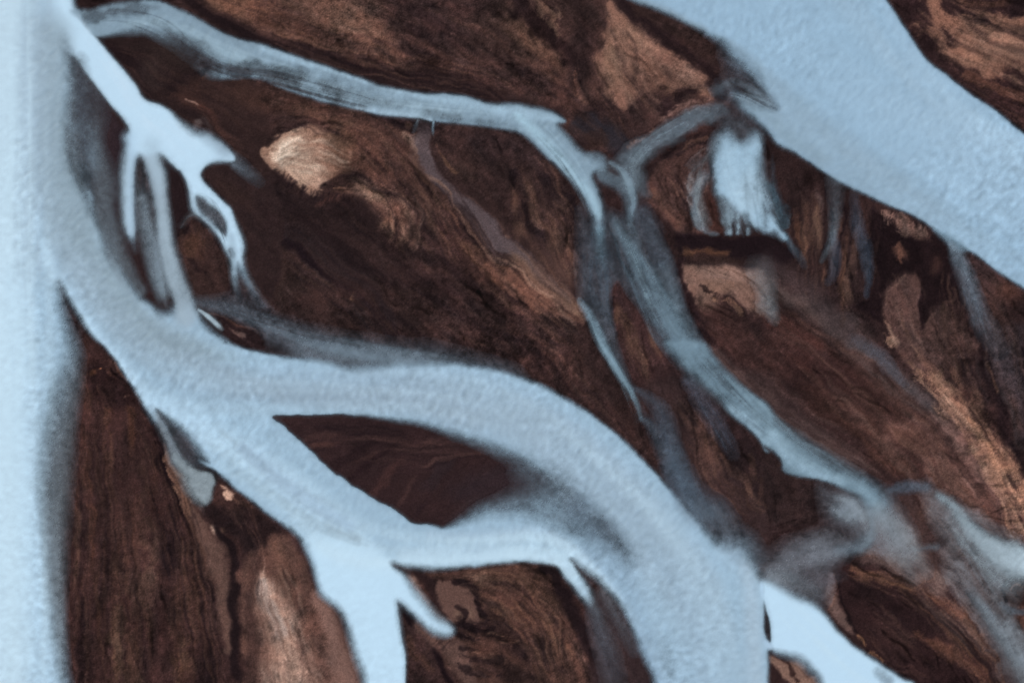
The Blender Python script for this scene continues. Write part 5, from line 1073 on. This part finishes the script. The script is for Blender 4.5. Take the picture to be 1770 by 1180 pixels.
# ---------------------------------------------------------------- the bars between the channels
# each bar grows outwards from its own seed until it meets water or its neighbour
BARS = [
 ((700,70),(900,120),(500,40),(1100,120),(1090,210),'brown sand plain above the long narrow channel, with a tan triangular flat'),
 ((1680,80),(1740,180),'speckled tan and rust sand beyond the wide river in the far corner'),
 ((240,90),(300,120),(260,150),'small dark sand wedge between the fan-headed feeder and the top channel'),
 ((520,270),(480,180),(600,450),(800,580),(950,630),(420,330),(480,480),(640,520),(730,430),(1000,640),(900,560),'large dark central bar carrying the bright tan mound'),
 ((860,280),(950,380),(900,320),(970,450),'streaked brown bar enclosed between the pale chute and the middle stream'),
 ((340,440),(350,480),'small rounded dark island inside the fan of fingers'),
 ((210,270),(240,480),(180,300),(250,500),'drowned dark pocket left of the milky fingers'),
 ((1085,570),(1110,620),(1100,590),'thin dark splinter bar splitting the middle stream'),
 ((1230,780),(1160,700),(1260,860),(1310,830),(1300,900),'low brown bar between the great bend and the middle stream'),
 ((1170,330),(1210,360),(1150,350),'rust brown bar just left of the small bright fan'),
 ((1250,440),(1260,480),(1200,470),(1400,400),(1450,450),(1550,460),(1580,560),(1420,660),(1550,760),(1700,820),(1740,650),(1700,530),(1620,680),'broad brown slope below the wide river with the long tan flow band'),
 ((1560,1060),(1500,1000),(1600,1080),(1450,1050),(1480,1100),'dark tongue of sand with a rust rim beside the bright lobe'),
 ((1760,1030),(1745,1040),'little dark knob of sand with a rust crest at the picture edge'),
 ((1590,900),(1520,960),(1640,950),(1700,900),'lilac tan flat washed by sheet flow'),
 ((170,800),(250,1000),(300,1100),(190,660),(330,1000),(120,1100),'tall dark brown bar between the left river and its lower branch'),
 ((460,1050),(500,1000),(440,950),(580,1140),'warm tan flank of sand beside the bright fan of the lower branch'),
 ((600,790),(700,800),(650,840),'teardrop island of dark sand in the river fork'),
 ((850,1080),(900,1040),(950,1120),(790,1020),(780,1140),'russet brown island under the arching lower branch'),
 ((720,1120),(700,1060),(740,1160),'narrow dark wedge of sand in the notch of the fan'),
 ((1050,1100),(1070,1140),(1030,1050),'slate dark wedge between the pointed spout and the great bend'),
 ((1325,1070),(1326,1080),'tiny black sliver of sand against the bright lobe'),
 ((1350,1165),(1365,1150),'small tan and dark bar tucked under the bright lobe'),
]
from collections import deque
mask_face = (np.maximum.reduce([WA[:-1, :-1], WA[1:, :-1], WA[:-1, 1:], WA[1:, 1:]]) > 0.03)
DS = 3
solid = (WA[::DS, ::DS] < 0.42)
lab = np.zeros(solid.shape, np.int32); dq = deque()
hh, ww = solid.shape
for bi, bar in enumerate(BARS):
    for s_ in bar[:-1]:
        j = int((s_[1]-Y0)/STEP/DS); i = int((s_[0]-X0)/STEP/DS)
        lab[j, i] = bi+1; dq.append((j, i))
while dq:
    j, i = dq.popleft(); v = lab[j, i]
    for dj, di in ((1, 0), (-1, 0), (0, 1), (0, -1)):
        a_, b_ = j+dj, i+di
        if 0 <= a_ < hh and 0 <= b_ < ww and lab[a_, b_] == 0 and solid[a_, b_]:
            lab[a_, b_] = v; dq.append((a_, b_))
up = np.repeat(np.repeat(lab, DS, 0), DS, 1)[:NY-1, :NX-1]
WAf = 0.25*(WA[:-1, :-1]+WA[1:, :-1]+WA[:-1, 1:]+WA[1:, 1:])
up = np.where(WAf < 0.42, up, 0)

def structure(o, label):
    if o is None: return
    o['kind'] = 'structure'; o['label'] = label

sa = {'sand': SL}
structure(grid_mesh('riverbed', up == 0, Z, NZ, SM, sa), 'dark sand bed lying under the milky channels')
for bi, bar in enumerate(BARS):
    structure(grid_mesh('sandbar', up == bi+1, Z, NZ, SM, sa), bar[-1])

WATERS = {
 1: ('river', 'broad milky blue river down the left side with its great bend to the bottom'),
 2: ('river_channel', 'bright straight feeder channel ending in a fan of pale fingers'),
 3: ('river_channel', 'long narrow mottled channel crossing the top from the left river'),
 4: ('river', 'wide pale blue river crossing the upper right corner'),
 5: ('river_channel', 'slate blue middle stream running down to the sheet flow on the right'),
 6: ('shallow_water', 'thin milky sheet flow spreading over tan sand at the lower right'),
 7: ('river_channel', 'bright tapering lobe of water leaving the bottom right'),
 11: ('river_channel', 'brightest forked fan of the lower branch at the bottom'),
 8: ('shallow_water', 'small bright fan dripping over a straight dark ledge'),
 9: ('shallow_water', 'thin slate film of water north of the great bend and beside the fingers'),
 12: ('shallow_water', 'faint slate rills running down the slope below the wide river'),
 13: ('shallow_water', 'faint slate film in the wedge below the pointed spout'),
 10: ('pool', 'small grey pool beside the lower branch'),
}
wid = WID[:-1, :-1]
wid = np.where((wid == 0) & mask_face, 9, wid)
for k, (nm, lb) in WATERS.items():
    structure(grid_mesh(nm, mask_face & (wid == k), ZW, NW, WM, {'silt_colour': CL, 'silt_opacity': a}), lb)

# the plain beyond, out to the horizon
x0, x1 = float(PX[0, 0]), float(PX[0, -1]); y1, y0 = float(PY[0, 0]), float(PY[-1, 0]); B = 6000.0
me = bpy.data.meshes.new('ground')
vs = [(x0, y0, 0), (x1, y0, 0), (x1, y1, 0), (x0, y1, 0), (-B, -B, 0), (B, -B, 0), (B, B, 0), (-B, B, 0)]
me.from_pydata(vs, [], [(4, 5, 1, 0), (5, 6, 2, 1), (6, 7, 3, 2), (7, 4, 0, 3)]); me.materials.append(PM)
g = bpy.data.objects.new('ground', me); bpy.context.scene.collection.objects.link(g)
structure(g, 'brown outwash plain stretching away around the braided river')

# ---------------------------------------------------------------- light and camera
sc = bpy.context.scene
SUN_EL, SUN_AZ = math.radians(42), math.radians(-50)
w = bpy.data.worlds.new('World'); sc.world = w; w.use_nodes = True
nt = w.node_tree; nt.nodes.clear()
sky = nt.nodes.new('ShaderNodeTexSky'); sky.sky_type = 'NISHITA'; sky.sun_disc = False; sky.sun_elevation = SUN_EL; sky.sun_rotation = SUN_AZ
bg = nt.nodes.new('ShaderNodeBackground'); bg.inputs[1].default_value = 0.12; ow = nt.nodes.new('ShaderNodeOutputWorld')
nt.links.new(sky.outputs[0], bg.inputs[0]); nt.links.new(bg.outputs[0], ow.inputs[0])
sd = bpy.data.lights.new('sun', 'SUN'); sd.energy = 1.5; sd.angle = math.radians(12); sd.color = (1, .95, .88)
so = bpy.data.objects.new('sun', sd); sc.collection.objects.link(so)
from mathutils import Vector
dirv = Vector((math.sin(SUN_AZ)*math.cos(SUN_EL), math.cos(SUN_AZ)*math.cos(SUN_EL), math.sin(SUN_EL)))
so.rotation_euler = dirv.to_track_quat('Z', 'Y').to_euler()
cd = bpy.data.cameras.new('camera'); co_ = bpy.data.objects.new('camera', cd); sc.collection.objects.link(co_)
H = 260.0
co_.location = (0, 0, H); cd.sensor_width = 36; cd.lens = 36*H/177.0; cd.clip_end = 20000; cd.clip_start = 1
sc.camera = co_
sc.view_settings.view_transform = 'Standard'; sc.view_settings.look = 'None'; sc.view_settings.exposure = 0.45; sc.view_settings.gamma = 1
sc.render.film_transparent = False
